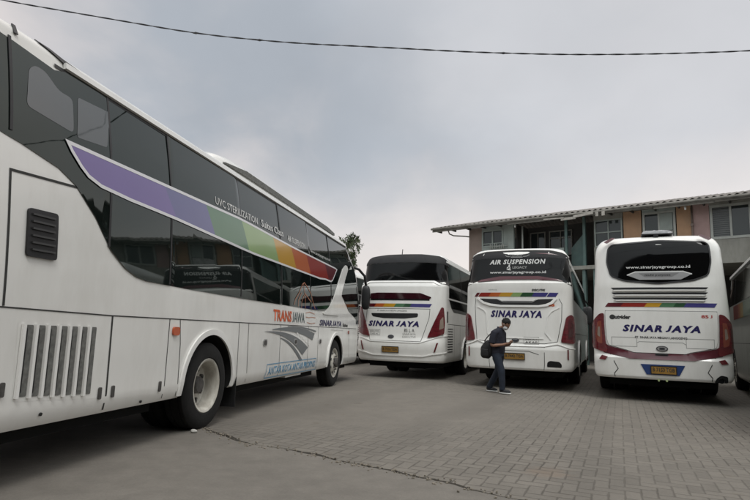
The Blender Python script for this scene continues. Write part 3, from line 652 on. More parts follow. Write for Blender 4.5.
# road emblem
ROAD = mat('road_emblem_grey', (0.17, 0.18, 0.185), 0.45)
def curve2(p0, p1, p2, n=14): return [((1-t)**2*p0[0]+2*t*(1-t)*p1[0]+t*t*p2[0], (1-t)**2*p0[1]+2*t*(1-t)*p1[1]+t*t*p2[1]) for t in [i/n for i in range(n+1)]]
u1 = curve2((1.62, 1.150), (2.9, 1.20), (3.72, 0.87)); u2 = curve2((1.62, 1.145), (2.7, 1.12), (3.42, 0.74))[::-1]
v1 = curve2((1.9, 1.185), (3.1, 1.30), (4.10, 1.13)); v2 = curve2((1.95, 1.175), (3.2, 1.18), (3.98, 1.00))[::-1]
x1 = curve2((2.3, 1.055), (2.9, 1.0), (3.42, 0.66)); x2 = curve2((2.3, 1.04), (2.8, 0.96), (3.30, 0.65))[::-1]
w1 = curve2((2.6, 1.245), (3.4, 1.27), (4.2, 1.18)); w2 = curve2((2.6, 1.235), (3.4, 1.24), (4.15, 1.155))[::-1]
mid1 = curve2((1.8, 1.168), (3.0, 1.24), (3.90, 0.98)); mid2 = curve2((1.62, 1.150), (2.9, 1.20), (3.80, 0.90))[::-1]
rd = patch('road_emblem', [sy(u1+u2), sy(v1+v2), sy(x1+x2), sy(w1+w2)], AR, ROAD, busA, off=0.006)
for k in range(5):
    s = 3.06+k*0.17; z = 1.148-0.035*k-0.004*k*k
    patch('road_dash', sy([(s, z), (s+0.09, z-0.018), (s+0.075, z-0.048), (s-0.01, z-0.03)]), AR, WHITE2, rd, off=0.0075)
bx = ribbon('blue_slogan_box', sy([(1.75, 0.455), (4.32, 0.44), (4.27, 0.655), (1.80, 0.655)]), 0.012, AR, INKB, busA, off=0.006, closed=True)
text('slogan_lettering', 'ANTAR KOTA ANTAR PROPINSI', AR, 1.86+YO, 4.22+YO, 0.495, 0.615, INKB, bx, bold=0.012)
# panel seams
SM = [[(-3.3, 1.285), (-3.0, 1.282), (-1.87, 1.262), (4.0, 1.262)], [(4.0, 1.262), (7.6, 1.262)], [(-1.855, 1.262), (-1.835, 0.45)], [(-0.94, 1.262), (-0.94, 0.45)], [(-0.74, 1.262), (-0.70, 1.0), (-0.68, 0.45)], [(0.74, 1.262), (0.76, 0.45)], [(1.04, 1.262), (1.08, 0.45)], [(2.28, 1.262), (2.30, 0.45)], [(3.72, 1.262), (3.74, 0.45)], [(6.85, 1.262), (6.9, 0.45)], [(4.35, 1.262), (4.36, 0.45)]]
ribbon('panel_seam', [sy(l) for l in SM], 0.011, AR, SEAM, busA, off=0.003)
ribbon('panel_seam', sy([(-3.0, 1.29), (-2.985, 2.265), (-2.31, 2.31)]), 0.02, AR, SEAM, busA, off=0.003)
ribbon('panel_seam', sy([(-1.855, 1.262), (-1.835, 0.45)]), 0.02, AR, SEAM, busA, off=0.0035)
# square louvre
lv = patch('side_louvre', sy([(-2.83, 2.02), (-2.54, 2.03), (-2.55, 1.66), (-2.84, 1.66)]), AR, BLACK, busA, off=0.003, th=0.018, r=0.03)
for k in range(6):
    z = 1.705+k*0.053
    patch('louvre_slat', sy([(-2.80, z), (-2.58, z+0.003), (-2.58, z+0.018), (-2.80, z+0.014)]), AR, mat('slat_grey', (0.05, 0.05, 0.05), 0.5), lv, off=0.022, th=0.012)
# engine grille: vertical slots
gr_ = patch('engine_grille', sy([(-2.86, 1.19), (-2.00, 1.175), (-1.95, 0.56), (-2.83, 0.63)]), AR, WHITE, busA, off=0.001, th=0.0, r=0.03)
for k in range(7):
    s = -2.80+k*0.112
    z_t, z_b = 1.165-0.001*k, 0.655-0.008*k
    patch('grille_slot', smoothpoly(sy([(s, z_t), (s+0.080, z_t), (s+0.083, z_b), (s+0.003, z_b+0.003)]), 0.012), AR, GREYP, gr_, off=0.0055)
    patch('grille_slot', smoothpoly(sy([(s, z_t), (s+0.030, z_t-0.03), (s+0.033, z_b+0.03), (s+0.003, z_b+0.003)]), 0.012), AR, BLACK, gr_, off=0.0075)
    ribbon('grille_bar', sy([(s-0.014, z_t+0.005), (s-0.010, z_b-0.005)]), 0.026, AR, WHITE2, gr_, off=0.004, th=0.02)
def small(name, s, z, a, b_, m, th=0.012): return patch(name, smoothpoly(sy([(s-a, z-b_), (s+a, z-b_), (s+a, z+b_), (s-a, z+b_)]), min(a, b_)*0.8), AR, m, busA, off=0.003, th=th, du=0.5, dz=0.5)
small('marker_lamp', -0.82, 1.135, 0.062, 0.045, mat('orange_marker', (0.50, 0.085, 0.02), 0.3, coat=0.5), 0.02); small('marker_lamp', 6.80, 1.165, 0.03, 0.04, ORL, 0.02)
for s, z in ((1.66, 0.985), (3.02, 0.985), (4.49, 0.975)):
    small('hatch_lock', s, z, 0.075, 0.05, SILVER, 0.008); small('hatch_lock', s, z, 0.045, 0.034, HUBD, 0.014)
for s, z in ((-2.93, 0.72), (-1.93, 0.60), (-1.76, 0.60), (-1.03, 0.58)): small('latch', s, z, 0.018, 0.05, HUBD, 0.012)
for s, z in ((-2.55, 0.51), (-1.3, 0.46)): small('latch', s, z, 0.012, 0.012, BLACK, 0.01)
# under-floor step bar
bm = bmesh.new(); box(bm, 0.9, 1.18, 6.3, 7.1, 0.385, 0.42); link('step_bar', bm, WHITE2, busA)
mirror(busA, [(0.95, 11.3, 2.90), (1.12, 11.75, 2.86), (1.24, 11.95, 2.70), (1.28, 12.0, 2.42)], (1.28, 12.0, 2.12), 0.06, 0.09, 0.33)
mirror(busA, [(-0.95, 10.9, 2.95), (-1.15, 11.55, 2.9), (-1.32, 11.75, 2.75), (-1.36, 11.8, 2.45)], (-1.36, 11.8, 2.12), 0.055, 0.07, 0.30)

# ================================================================ shared parts of the coaches seen from behind
def glazed_side(bus, body, sg, zb, zt, y0, y1, nd=6, m=GLASS, lower=None, roofm=None):
    F = body.maps('right' if sg > 0 else 'left')
    q = lambda pts: [(sg*y, z) for y, z in pts]
    b_ = patch('window_band', q([(y0, zb), (y1, zb), (y1, zt), (y0, zt)]), F, m, bus, off=0.004, du=0.4)
    for k in range(1, nd):
        y = y0+(y1-y0)*k/nd; ribbon('window_seal', q([(y, zb+0.02), (y, zt-0.02)]), 0.03, F, BLACK, b_, off=0.006)
    return F, q
def stripes(bus, F, z0, z1, segs, off=0.006, slope=0.03, name='rainbow_stripe'):
    root = None
    for c_, a, b_ in segs:
        po = [(a-slope, z0), (b_-slope, z0), (b_+slope, z1), (a+slope, z1)]
        o = patch(name if root is None else 'stripe_segment', po, F, SC[c_], root or bus, off=off, du=0.08)
        if root is None: root = o
    return root
def dotted_text(bus, F, rows, u0, u1, z0, z1, m, name='sticker_text'):
    n = len(rows); h = (z1-z0)/n
    for i, s in enumerate(rows):
        text(name, s, F, u0, u1, z1-h*(i+0.85), z1-h*(i+0.2), m, bus, off=0.008)
def plate(bus, F, u0, u1, z0, z1, s):
    p = patch('number_plate', [(u0, z0), (u1, z0), (u1, z1), (u0, z1)], F, PLATE, bus, off=0.010, th=0.012)
    text('plate_text', s, F, u0+0.03, u1-0.03, z0+0.045, z1-0.03, INK, p, bold=0.02, off=0.024)
    ribbon('plate_frame', [(u0, z0), (u1, z0), (u1, z1), (u0, z1)], 0.014, F, BLACK, p, off=0.010, th=0.016, closed=True)
def oval(u, z, a, b_, n=20): return [(u+a*math.cos(2*math.pi*k/n), z+b_*math.sin(2*math.pi*k/n)) for k in range(n)]
def emblem(bus, F, u, z, a, b_):
    e_ = patch('emblem', oval(u, z, a, b_), F, CHROME, bus, off=0.004, th=0.012, du=0.5, dz=0.5)
    patch('emblem_badge', oval(u, z, a*0.82, b_*0.72), F, SILVER, e_, off=0.017, du=0.5, dz=0.5)
    patch('emblem_badge', [(u-a*.45, z-b_*.4), (u-a*.2, z-b_*.4), (u-a*.2, z-b_*.1), (u+a*.2, z-b_*.1), (u+a*.2, z-b_*.4), (u+a*.45, z-b_*.4), (u+a*.45, z+b_*.4), (u+a*.2, z+b_*.4), (u+a*.2, z+b_*.12), (u-a*.2, z+b_*.12), (u-a*.2, z+b_*.4), (u-a*.45, z+b_*.4)], F, CHROME, e_, off=0.019, du=0.5, dz=0.5)

# ================================================================ BUS D : rightmost rear
busD = empty('coach_bus', (5.6971, 10.9932, 0), -R(24.73))
tag(busD, 'white coach with rounded rear window and three slots, rightmost of the full rears', 'bus', 'white coaches parked in the yard')
Dd = Body(W=[(0.40, 1.20), (0.55, 1.245), (1.5, 1.25), (3.0, 1.17)], YR=[(0, 0.03), (0.5, -0.03), (0.84, -0.05), (0.90, -0.01), (1.0, 0.0), (1.78, 0.0), (1.95, 0.01), (2.3, 0.02), (3.0, 0.10)], YF=[(0, 11.3), (1.3, 11.35), (3.0, 10.9)], D=0.38, n=3.2, z0=0.44, ze=2.98, H=3.36, inset=0.27)
axD = [(2.8, 0.5), (8.5, 0.5)]
Dd.build(busD, WHITE, axD, 0.58); chassis_and_shade_boxes(busD, 0.5, 10.8, axD)
for y, k in ((2.8, 'rear'), (8.5, 'front')):
    for sg in (1, -1): wheel(busD, y, sg, k)
DR = Dd.maps('rear')
wp = smoothpoly([(-0.97, 3.10), (-0.99, 2.80), (-0.90, 2.50), (-0.62, 2.395), (0.0, 2.335), (0.64, 2.395), (0.92, 2.50), (1.0, 2.78), (1.0, 3.12), (0.94, 3.17), (0.07, 3.225), (-0.9, 3.17)], 0.07)
rw = patch('rear_window', wp, DR, GLASSR, busD, off=0.004, th=0.006)
ribbon('window_rubber', wp, 0.03, DR, BLACK, rw, off=0.008, th=0.008, closed=True)
text('window_lettering', 'www.sinarjayagroup.co.id', DR, -0.60, 0.61, 2.63, 2.705, INKW, rw, bold=0.012, off=0.014)
gt = patch('grey_nameboard', [(-0.58, 2.51), (-0.34, 2.41), (0.42, 2.41), (0.63, 2.52), (0.47, 2.575), (-0.42, 2.575)], DR, GREYT, rw, off=0.011, th=0.012)
ribbon('nameboard_edge', [(-0.58, 2.51), (-0.42, 2.575), (0.47, 2.575), (0.63, 2.52)], 0.02, DR, INKW, gt, off=0.024)
patch('nameboard_panel', [(-0.36, 2.545), (0.40, 2.545), (0.26, 2.465), (-0.24, 2.465)], DR, mat('mid_grey', (0.17, 0.17, 0.17), 0.4), gt, off=0.0245)
text('nameboard_text', 'multi purpose', DR, -0.24, 0.24, 2.475, 2.53, INK, gt, bold=0.03, off=0.026)
for z, a in ((2.235, 0.90), (2.135, 0.885), (2.03, 0.865)):
    patch('vent_slot', [(-a, z+0.024), (-a+0.05, z-0.022), (a-0.05, z-0.022), (a, z+0.024)], DR, BLACK, busD, off=0.003)
    patch('vent_lip', [(-a+0.04, z-0.024), (-a+0.08, z-0.045), (a-0.08, z-0.045), (a-0.04, z-0.024)], DR, WHITE2, busD, off=0.004, th=0.03)
stripes(busD, DR, 1.865, 1.945, [('wine', -0.98, -0.68), ('red', -0.68, -0.24), ('yellow', -0.24, 0.03), ('green', 0.03, 0.28), ('dkgreen', 0.28, 0.46), ('blue', 0.46, 1.0)])
hp = [(-1.0, 1.78), (1.0, 1.78), (0.97, 1.20), (0.94, 1.09), (0.50, 0.985), (0.42, 0.955), (-0.48, 0.955), (-0.56, 0.985), (-0.94, 1.09), (-0.97, 1.20)]
hatch = patch('engine_hatch', hp, DR, WHITE, busD, off=0.004, th=0.014, r=0.02)
ribbon('hatch_seam', hp, 0.016, DR, SEAM, hatch, off=0.006, closed=True)
text('lettering', 'SINAR JAYA', DR, -0.67, 0.69, 1.365, 1.505, NAVY, hatch, shear=0.24, bold=0.05, spacing=1.2, off=0.021)
text('lettering', 'PT. SINAR JAYA MEGAH LANGGENG', DR, -0.45, 0.46, 1.235, 1.28, INK, hatch, bold=0.025, off=0.021)
text('lettering', 'Outsider', DR, -0.90, -0.52, 1.615, 1.70, INK, hatch, bold=0.06, off=0.021)
patch('lettering', oval(-0.86, 1.655, 0.055, 0.05), DR, INK, hatch, off=0.0205)
text('lettering', '85 J', DR, 0.72, 0.91, 1.655, 1.715, INKR, hatch, bold=0.03, off=0.021)
for a, b_, rows in ((-0.88, -0.42, ['SINAR JAYA', 'EXECUTIVE', 'CIBITUNG']), (0.44, 0.91, ['BUS PARIWISATA', 'Sinar Jaya', 'AKAP - AC'])):
    k = ribbon('sticker', [(a, 1.07), (b_, 1.07), (b_, 1.25), (a, 1.25)], 0.008, DR, INKG, hatch, off=0.021, closed=True)
    dotted_text(k, DR, rows, a+0.05, b_-0.05, 1.08, 1.24, INKG)
for o in list(hatch.children):
    for c in o.children: pass
ribbon('panel_seam', [(-0.42, 1.14), (-0.38, 1.17), (0.38, 1.17), (0.44, 1.13)], 0.010, DR, INKG, hatch, off=0.0195)
emblem(busD, DR, 0.02, 1.045, 0.105, 0.055)
for c in busD.children:
    if c.name.startswith('emblem'): c.location.y = -0.018
patch('hatch_handle', [(-0.10, 0.915), (0.12, 0.915), (0.12, 0.945), (-0.10, 0.945)], DR, BLACK, busD, off=0.004, th=0.03)
# maroon band joining the lamps
patch('maroon_band', [(-1.02, 1.12), (-0.94, 1.07), (-0.56, 0.97), (-0.48, 0.945), (0.42, 0.945), (0.50, 0.97), (0.94, 1.07), (1.02, 1.12), (1.05, 0.93), (0.56, 0.83), (-0.56, 0.83), (-1.05, 0.93)], DR, MAROON, busD, off=0.003, th=0.008)
for sg in (-1, 1):
    lp = [(sg*1.03, 1.74), (sg*1.12, 1.72), (sg*1.26, 1.58), (sg*1.36, 1.35), (sg*1.38, 1.10), (sg*1.30, 1.02), (sg*1.0, 0.93), (sg*0.96, 0.97), (sg*1.0, 1.15)]
    tl = patch('taillight', smoothpoly(lp, 0.05), DR, REDL, busD, off=0.003, th=0.022, du=0.05, dz=0.1)
    patch('lens', smoothpoly([(sg*1.07, 1.58), (sg*1.15, 1.56), (sg*1.20, 1.30), (sg*1.17, 1.14), (sg*1.06, 1.10)], 0.03), DR, ORL, tl, off=0.026, du=0.05)
    patch('lens', smoothpoly([(sg*1.10, 1.46), (sg*1.14, 1.45), (sg*1.16, 1.28), (sg*1.10, 1.24)], 0.02), DR, CLEARL, tl, off=0.028, du=0.05)
    patch('lens', smoothpoly([(sg*1.22, 1.50), (sg*1.30, 1.40), (sg*1.33, 1.12), (sg*1.24, 1.08)], 0.03), DR, REDD, tl, off=0.026, du=0.05)
    patch('reflector', [(sg*0.97, 0.845), (sg*1.08, 0.87), (sg*1.14, 0.80), (sg*1.02, 0.785)], DR, REDL, busD, off=0.003, th=0.015)
    ribbon('bumper_seam', [(sg*0.92, 0.90), (sg*0.78, 0.62), (sg*0.86, 0.52), (sg*0.86, 0.46)], 0.014, DR, SEAM, busD, off=0.003)
    patch('roof_lamp', smoothpoly([(sg*0.76, 3.31), (sg*0.82, 3.33), (sg*0.99, 3.23), (sg*0.93, 3.195)], 0.02), lambda u, z, o: Vector((u, 0.22+(3.3-z)*-0.5-o, z+0.0)), REDD, busD, off=0.02, th=0.06)
ps = patch('plate_surround', [(-0.37, 0.735), (0.40, 0.735), (0.30, 0.535), (-0.27, 0.535)], DR, BLUEP, busD, off=0.002, th=0.008)
plate(busD, DR, -0.19, 0.25, 0.555, 0.705, 'B 7153 TGB')
patch('bumper_notch', smoothpoly([(0.90, 0.44), (0.93, 0.53), (1.0, 0.585), (1.12, 0.56), (1.16, 0.44)], 0.03), DR, DARK, busD, off=0.003)
bm = bmesh.new(); tube(bm, [(1.0, 0.25, 0.48), (1.0, 0.02, 0.48)], 0.05, 14, caps=False); link('tailpipe', bm, HUBD, busD)
bm = bmesh.new()
for x in (-0.06, 0.08): tube(bm, [(x, -0.04, 0.43), (x, 0.1, 0.43)], 0.02, 8)
link('tow_hook', bm, mat('pale_green', (0.35, 0.42, 0.2), 0.5), busD)
# lifted roof hatch with clear crumpled cover
bm = bmesh.new(); rbox(bm, -0.26, 0.33, 0.30, 0.95, 3.385, 3.41, 0.01); box(bm, -0.03, 0.06, 0.28, 0.5, 3.33, 3.39)
rh = link('roof_hatch', bm, BLACK, busD)
bm = bmesh.new(); bmesh.ops.create_grid(bm, x_segments=36, y_segments=24, size=1)
for v in bm.verts:
    x, y = v.co.x, v.co.y; k = (1-abs(x)**6)*(1-abs(y)**6); nz = mnoise.noise(Vector((x*5, y*5, 2)))
    v.co = Vector((0.035+x*0.285, 0.62+y*0.3, 3.411+max(0, 0.085*k**0.5+0.03*nz*k)))
link('hatch_cover', bm, mat('crumpled_clear_plastic', (0.22, 0.225, 0.23), 0.15, coat=0.5, bump=0.8, bscale=14, var=0.3, scale=12), rh, smooth=True)
for sg in (1, -1): glazed_side(busD, Dd, sg, 1.75, 2.85, 1.0, 10.6)
for sg in (1, -1): mirror(busD, [(sg*1.0, 10.8, 2.7), (sg*1.3, 11.3, 2.6), (sg*1.42, 11.4, 2.4)], (sg*1.42, 11.4, 2.1), 0.055, 0.07, 0.28)

# ================================================================ BUS C : centre, behind the walking man
busC = empty('coach_bus', (3.3365, 12.8924, 0), -R(22.85))
tag(busC, 'white coach behind the walking man, AIR SUSPENSION written across its wide black rear window', 'bus', 'white coaches parked in the yard')
Cb = Body(W=[(0.40, 1.20), (0.55, 1.245), (1.5, 1.25), (2.3, 1.23), (3.0, 1.15)], YR=[(0, 0.05), (0.5, -0.02), (0.92, -0.06), (1.0, -0.02), (1.1, 0.0), (2.1, 0.02), (2.36, 0.0), (2.44, 0.0), (2.50, 0.06), (3.0, 0.16)], YF=[(0, 11.3), (1.3, 11.35), (3.0, 10.9)], D=0.42, n=3.0, z0=0.44, ze=3.0, H=3.32, inset=0.25)
axC = [(2.9, 0.5), (8.6, 0.5)]
Cb.build(busC, WHITE, axC, 0.58); chassis_and_shade_boxes(busC, 0.5, 10.8, axC)
for y, k in ((2.9, 'rear'), (8.6, 'front')):
    for sg in (1, -1): wheel(busC, y, sg, k); arch_trim(busC, Cb, sg, y, 0.5, 0.58, WHITE2)
CRm = Cb.maps('rear')
rw = patch('rear_window', [(-1.45, 2.36), (-1.15, 2.42), (-0.86, 2.53), (-0.40, 2.60), (0.50, 2.60), (0.95, 2.53), (1.2, 2.42), (1.45, 2.36), (1.45, 2.98), (1.15, 3.035), (0.86, 3.055), (0.0, 3.065), (-0.86, 3.055), (-1.15, 3.035), (-1.45, 2.98)], CRm, GLASSR, busC, off=0.005, du=0.08)
patch('matte_window_top', [(-1.45, 2.98), (-1.15, 3.035), (-0.86, 3.055), (0, 3.065), (0.86, 3.055), (1.15, 3.035), (1.45, 2.98), (1.42, 3.07), (1.15, 3.17), (0.86, 3.225), (0, 3.245), (-0.86, 3.225), (-1.15, 3.17), (-1.42, 3.07)], CRm, mat('satin_black', (0.006, 0.006, 0.007), 0.7), busC, off=0.006)  # matte stand-in for the upper glass, added to keep sky reflection off
ribbon('roof_edge', [(-1.40, 3.085), (-1.14, 3.185), (-0.86, 3.24), (0, 3.26), (0.86, 3.24), (1.14, 3.185), (1.40, 3.085)], 0.022, CRm, WHITE2, rw, off=0.004, th=0.02)
text('window_lettering', 'AIR SUSPENSION', CRm, -0.69, 0.71, 2.90, 3.02, INKW, rw, shear=0.22, bold=0.035, spacing=1.15, off=0.01)
text('window_lettering', 'www.sinarjayagroup.co.id', CRm, -0.66, 0.70, 2.655, 2.735, INKW, rw, bold=0.015, off=0.01)
text('window_lettering', 'LAKSANA', CRm, -0.16, 0.14, 3.08, 3.115, INKG, rw, off=0.01)
ribbon('window_lettering', [[(-0.30, 3.125), (-0.25, 3.09), (-0.18, 3.085)], [(0.16, 3.085), (0.24, 3.09), (0.32, 3.125)], [(-0.15, 3.07), (0.15, 3.07)]], 0.014, CRm, INKG, rw, off=0.01)
text('window_lettering', 'LEGACY', CRm, -0.10, 0.26, 2.79, 2.85, INKG, rw, bold=0.03, off=0.01)
ribbon('window_lettering', [[(-0.24, 2.80), (-0.18, 2.86), (-0.16, 2.80), (-0.22, 2.77), (-0.14, 2.76)], [(-0.2, 2.87), (-0.16, 2.89)]], 0.02, CRm, INKW, rw, off=0.01)
patch('maroon_trim', [(-0.95, 2.46), (-0.86, 2.525), (-0.40, 2.60), (0.52, 2.60), (0.95, 2.53), (1.08, 2.47), (0.95, 2.49), (0.60, 2.505), (0.5, 2.525), (-0.25, 2.525), (-0.4, 2.51), (-0.60, 2.485)], CRm, MAROON, busC, off=0.010, th=0.015)
patch('roof_maroon_trim', [(0.45, 3.17), (0.85, 3.155), (1.05, 3.11), (0.9, 3.13), (0.6, 3.145)], CRm, MAROON, busC, off=0.007)
stripes(busC, CRm, 2.12, 2.215, [('wine', -0.98, -0.90), ('red', -0.88, -0.62), ('orange', -0.62, -0.38), ('yellow', -0.38, -0.10), ('lime', -0.10, 0.12), ('dkgreen', 0.12, 0.38), ('blue', 0.38, 0.70), ('blue', 0.72, 0.92)], slope=0.035)
text('lettering', 'EXECUTIVE', CRm, 0.36, 0.66, 2.245, 2.30, INK, busC, bold=0.05, shear=0.2)
text('lettering', 'adiluhung', CRm, -0.66, -0.45, 2.265, 2.30, INKG, busC)
sl_ = [(-0.88, 2.075), (-0.76, 2.0), (-0.60, 1.955), (-0.36, 1.925), (0.50, 1.925), (0.66, 1.955), (0.76, 2.0), (0.84, 2.075), (0.5, 2.06), (0.40, 2.02), (-0.35, 2.02), (-0.45, 2.06)]
ve = patch('rear_vent', sl_, CRm, BLACK, busC, off=0.003, du=0.08)
ribbon('vent_lip', [(-0.93, 2.09), (-0.78, 1.975), (-0.62, 1.92), (-0.36, 1.895), (0.50, 1.895), (0.68, 1.92), (0.80, 1.975), (0.90, 2.09)], 0.04, CRm, WHITE2, ve, off=0.002, th=0.03)
ribbon('vent_lip', [(-0.42, 2.05), (-0.3, 1.995), (0.36, 1.995), (0.46, 2.05)], 0.018, CRm, SILVER, ve, off=0.004, th=0.01)
hp = [(-0.98, 2.08), (-0.99, 1.90), (-0.93, 1.10), (-0.62, 1.05), (0.62, 1.05), (0.90, 1.10), (1.0, 1.60), (1.02, 1.96), (0.96, 2.08)]
hatch = ribbon('engine_hatch', hp, 0.012, CRm, SEAM, busC, off=0.003)
ribbon('hatch_crease', [[(-0.93, 1.88), (-0.76, 1.80), (-0.70, 1.72), (-0.66, 1.25), (-0.58, 1.18)], [(0.96, 1.88), (0.78, 1.78), (0.70, 1.68), (0.64, 1.30), (0.76, 1.14)], [(-0.60, 1.16), (0.60, 1.16)]], 0.02, CRm, WHITE2, hatch, off=0.002, th=0.012)
text('lettering', 'SINAR JAYA', CRm, -0.59, 0.57, 1.635, 1.795, NAVY, busC, shear=0.24, bold=0.05, spacing=1.2, off=0.007)
text('lettering', '85', CRm, 0.72, 0.86, 1.90, 1.96, INKO, busC, bold=0.05)
emblem(busC, CRm, -0.02, 1.01+0.10, 0.085, 0.045)
k = ribbon('sticker', [(0.17, 1.03), (0.50, 1.03), (0.50, 1.19), (0.17, 1.19)], 0.008, CRm, INKG, busC, off=0.005, closed=True)
dotted_text(k, CRm, ['SINAR JAYA', 'AKAP'], 0.2, 0.47, 1.04, 1.18, INK)
for sg in (-1, 1):
    lp = [(sg*1.10, 1.66), (sg*1.22, 1.73), (sg*1.32, 1.66), (sg*1.37, 1.40), (sg*1.37, 1.10), (sg*1.25, 1.06), (sg*0.97, 1.09), (sg*0.99, 1.2), (sg*1.06, 1.5)]
    tl = patch('taillight', smoothpoly(lp, 0.05), CRm, REDL, busC, off=0.003, th=0.025, du=0.05, dz=0.1)
    patch('lens', smoothpoly([(sg*1.14, 1.60), (sg*1.22, 1.64), (sg*1.27, 1.5), (sg*1.26, 1.16), (sg*1.12, 1.16)], 0.04), CRm, REDD, tl, off=0.029, du=0.05)
    patch('lens', smoothpoly([(sg*1.16, 1.40), (sg*1.23, 1.40), (sg*1.23, 1.22), (sg*1.14, 1.22)], 0.02), CRm, mat('smoked_lens', (0.06, 0.02, 0.02), 0.15, coat=0.5), tl, off=0.031, du=0.05)
    patch('reflector', [(sg*1.12, 0.93), (sg*1.15, 0.93), (sg*1.15, 0.70), (sg*1.12, 0.72)], CRm, REDL, busC, off=0.004, th=0.012)
bpr = ribbon('bumper_crease', [[(-1.42, 0.98), (-1.15, 0.99), (-0.90, 1.09), (-0.62, 0.97), (0.62, 0.985), (0.90, 1.05), (1.16, 0.96), (1.42, 0.95)]], 0.022, CRm, WHITE2, busC, off=0.0, th=0.025)
ribbon('bumper_seam', [[(0.62, 0.97), (0.62, 0.46)], [(-0.62, 0.97), (-0.62, 0.46)], [(-0.32, 0.87), (0.28, 0.87), (0.5, 0.80)]], 0.012, CRm, SEAM, busC, off=0.003)
plate(busC, CRm, -0.27, 0.19, 0.675, 0.815, 'B 7442 TGA')
patch('exhaust_recess', smoothpoly([(0.67, 0.535), (0.68, 0.64), (0.74, 0.675), (0.94, 0.66), (0.99, 0.60), (0.99, 0.53)], 0.03), CRm, DARK, busC, off=0.004)
F, q = glazed_side(busC, Cb, 1, 2.10, 2.95, 0.75, 10.6)
glazed_side(busC, Cb, -1, 2.10, 2.95, 0.75, 10.6)
ribbon('panel_seam', [[(0.6, 1.3), (10.8, 1.3)], [(1.0, 1.3), (1.0, 0.5)], [(1.9, 1.3), (1.9, 0.5)], [(4.2, 1.3), (4.2, 0.5)], [(5.6, 1.3), (5.6, 0.5)], [(7.1, 1.3), (7.1, 0.5)]], 0.012, F, SEAM, busC, off=0.003)
for sg in (1, -1): mirror(busC, [(sg*1.0, 10.8, 2.75), (sg*1.15, 11.3, 2.75), (sg*1.27, 11.4, 2.6)], (sg*1.27, 11.4, 2.15), 0.08, 0.09, 0.38)

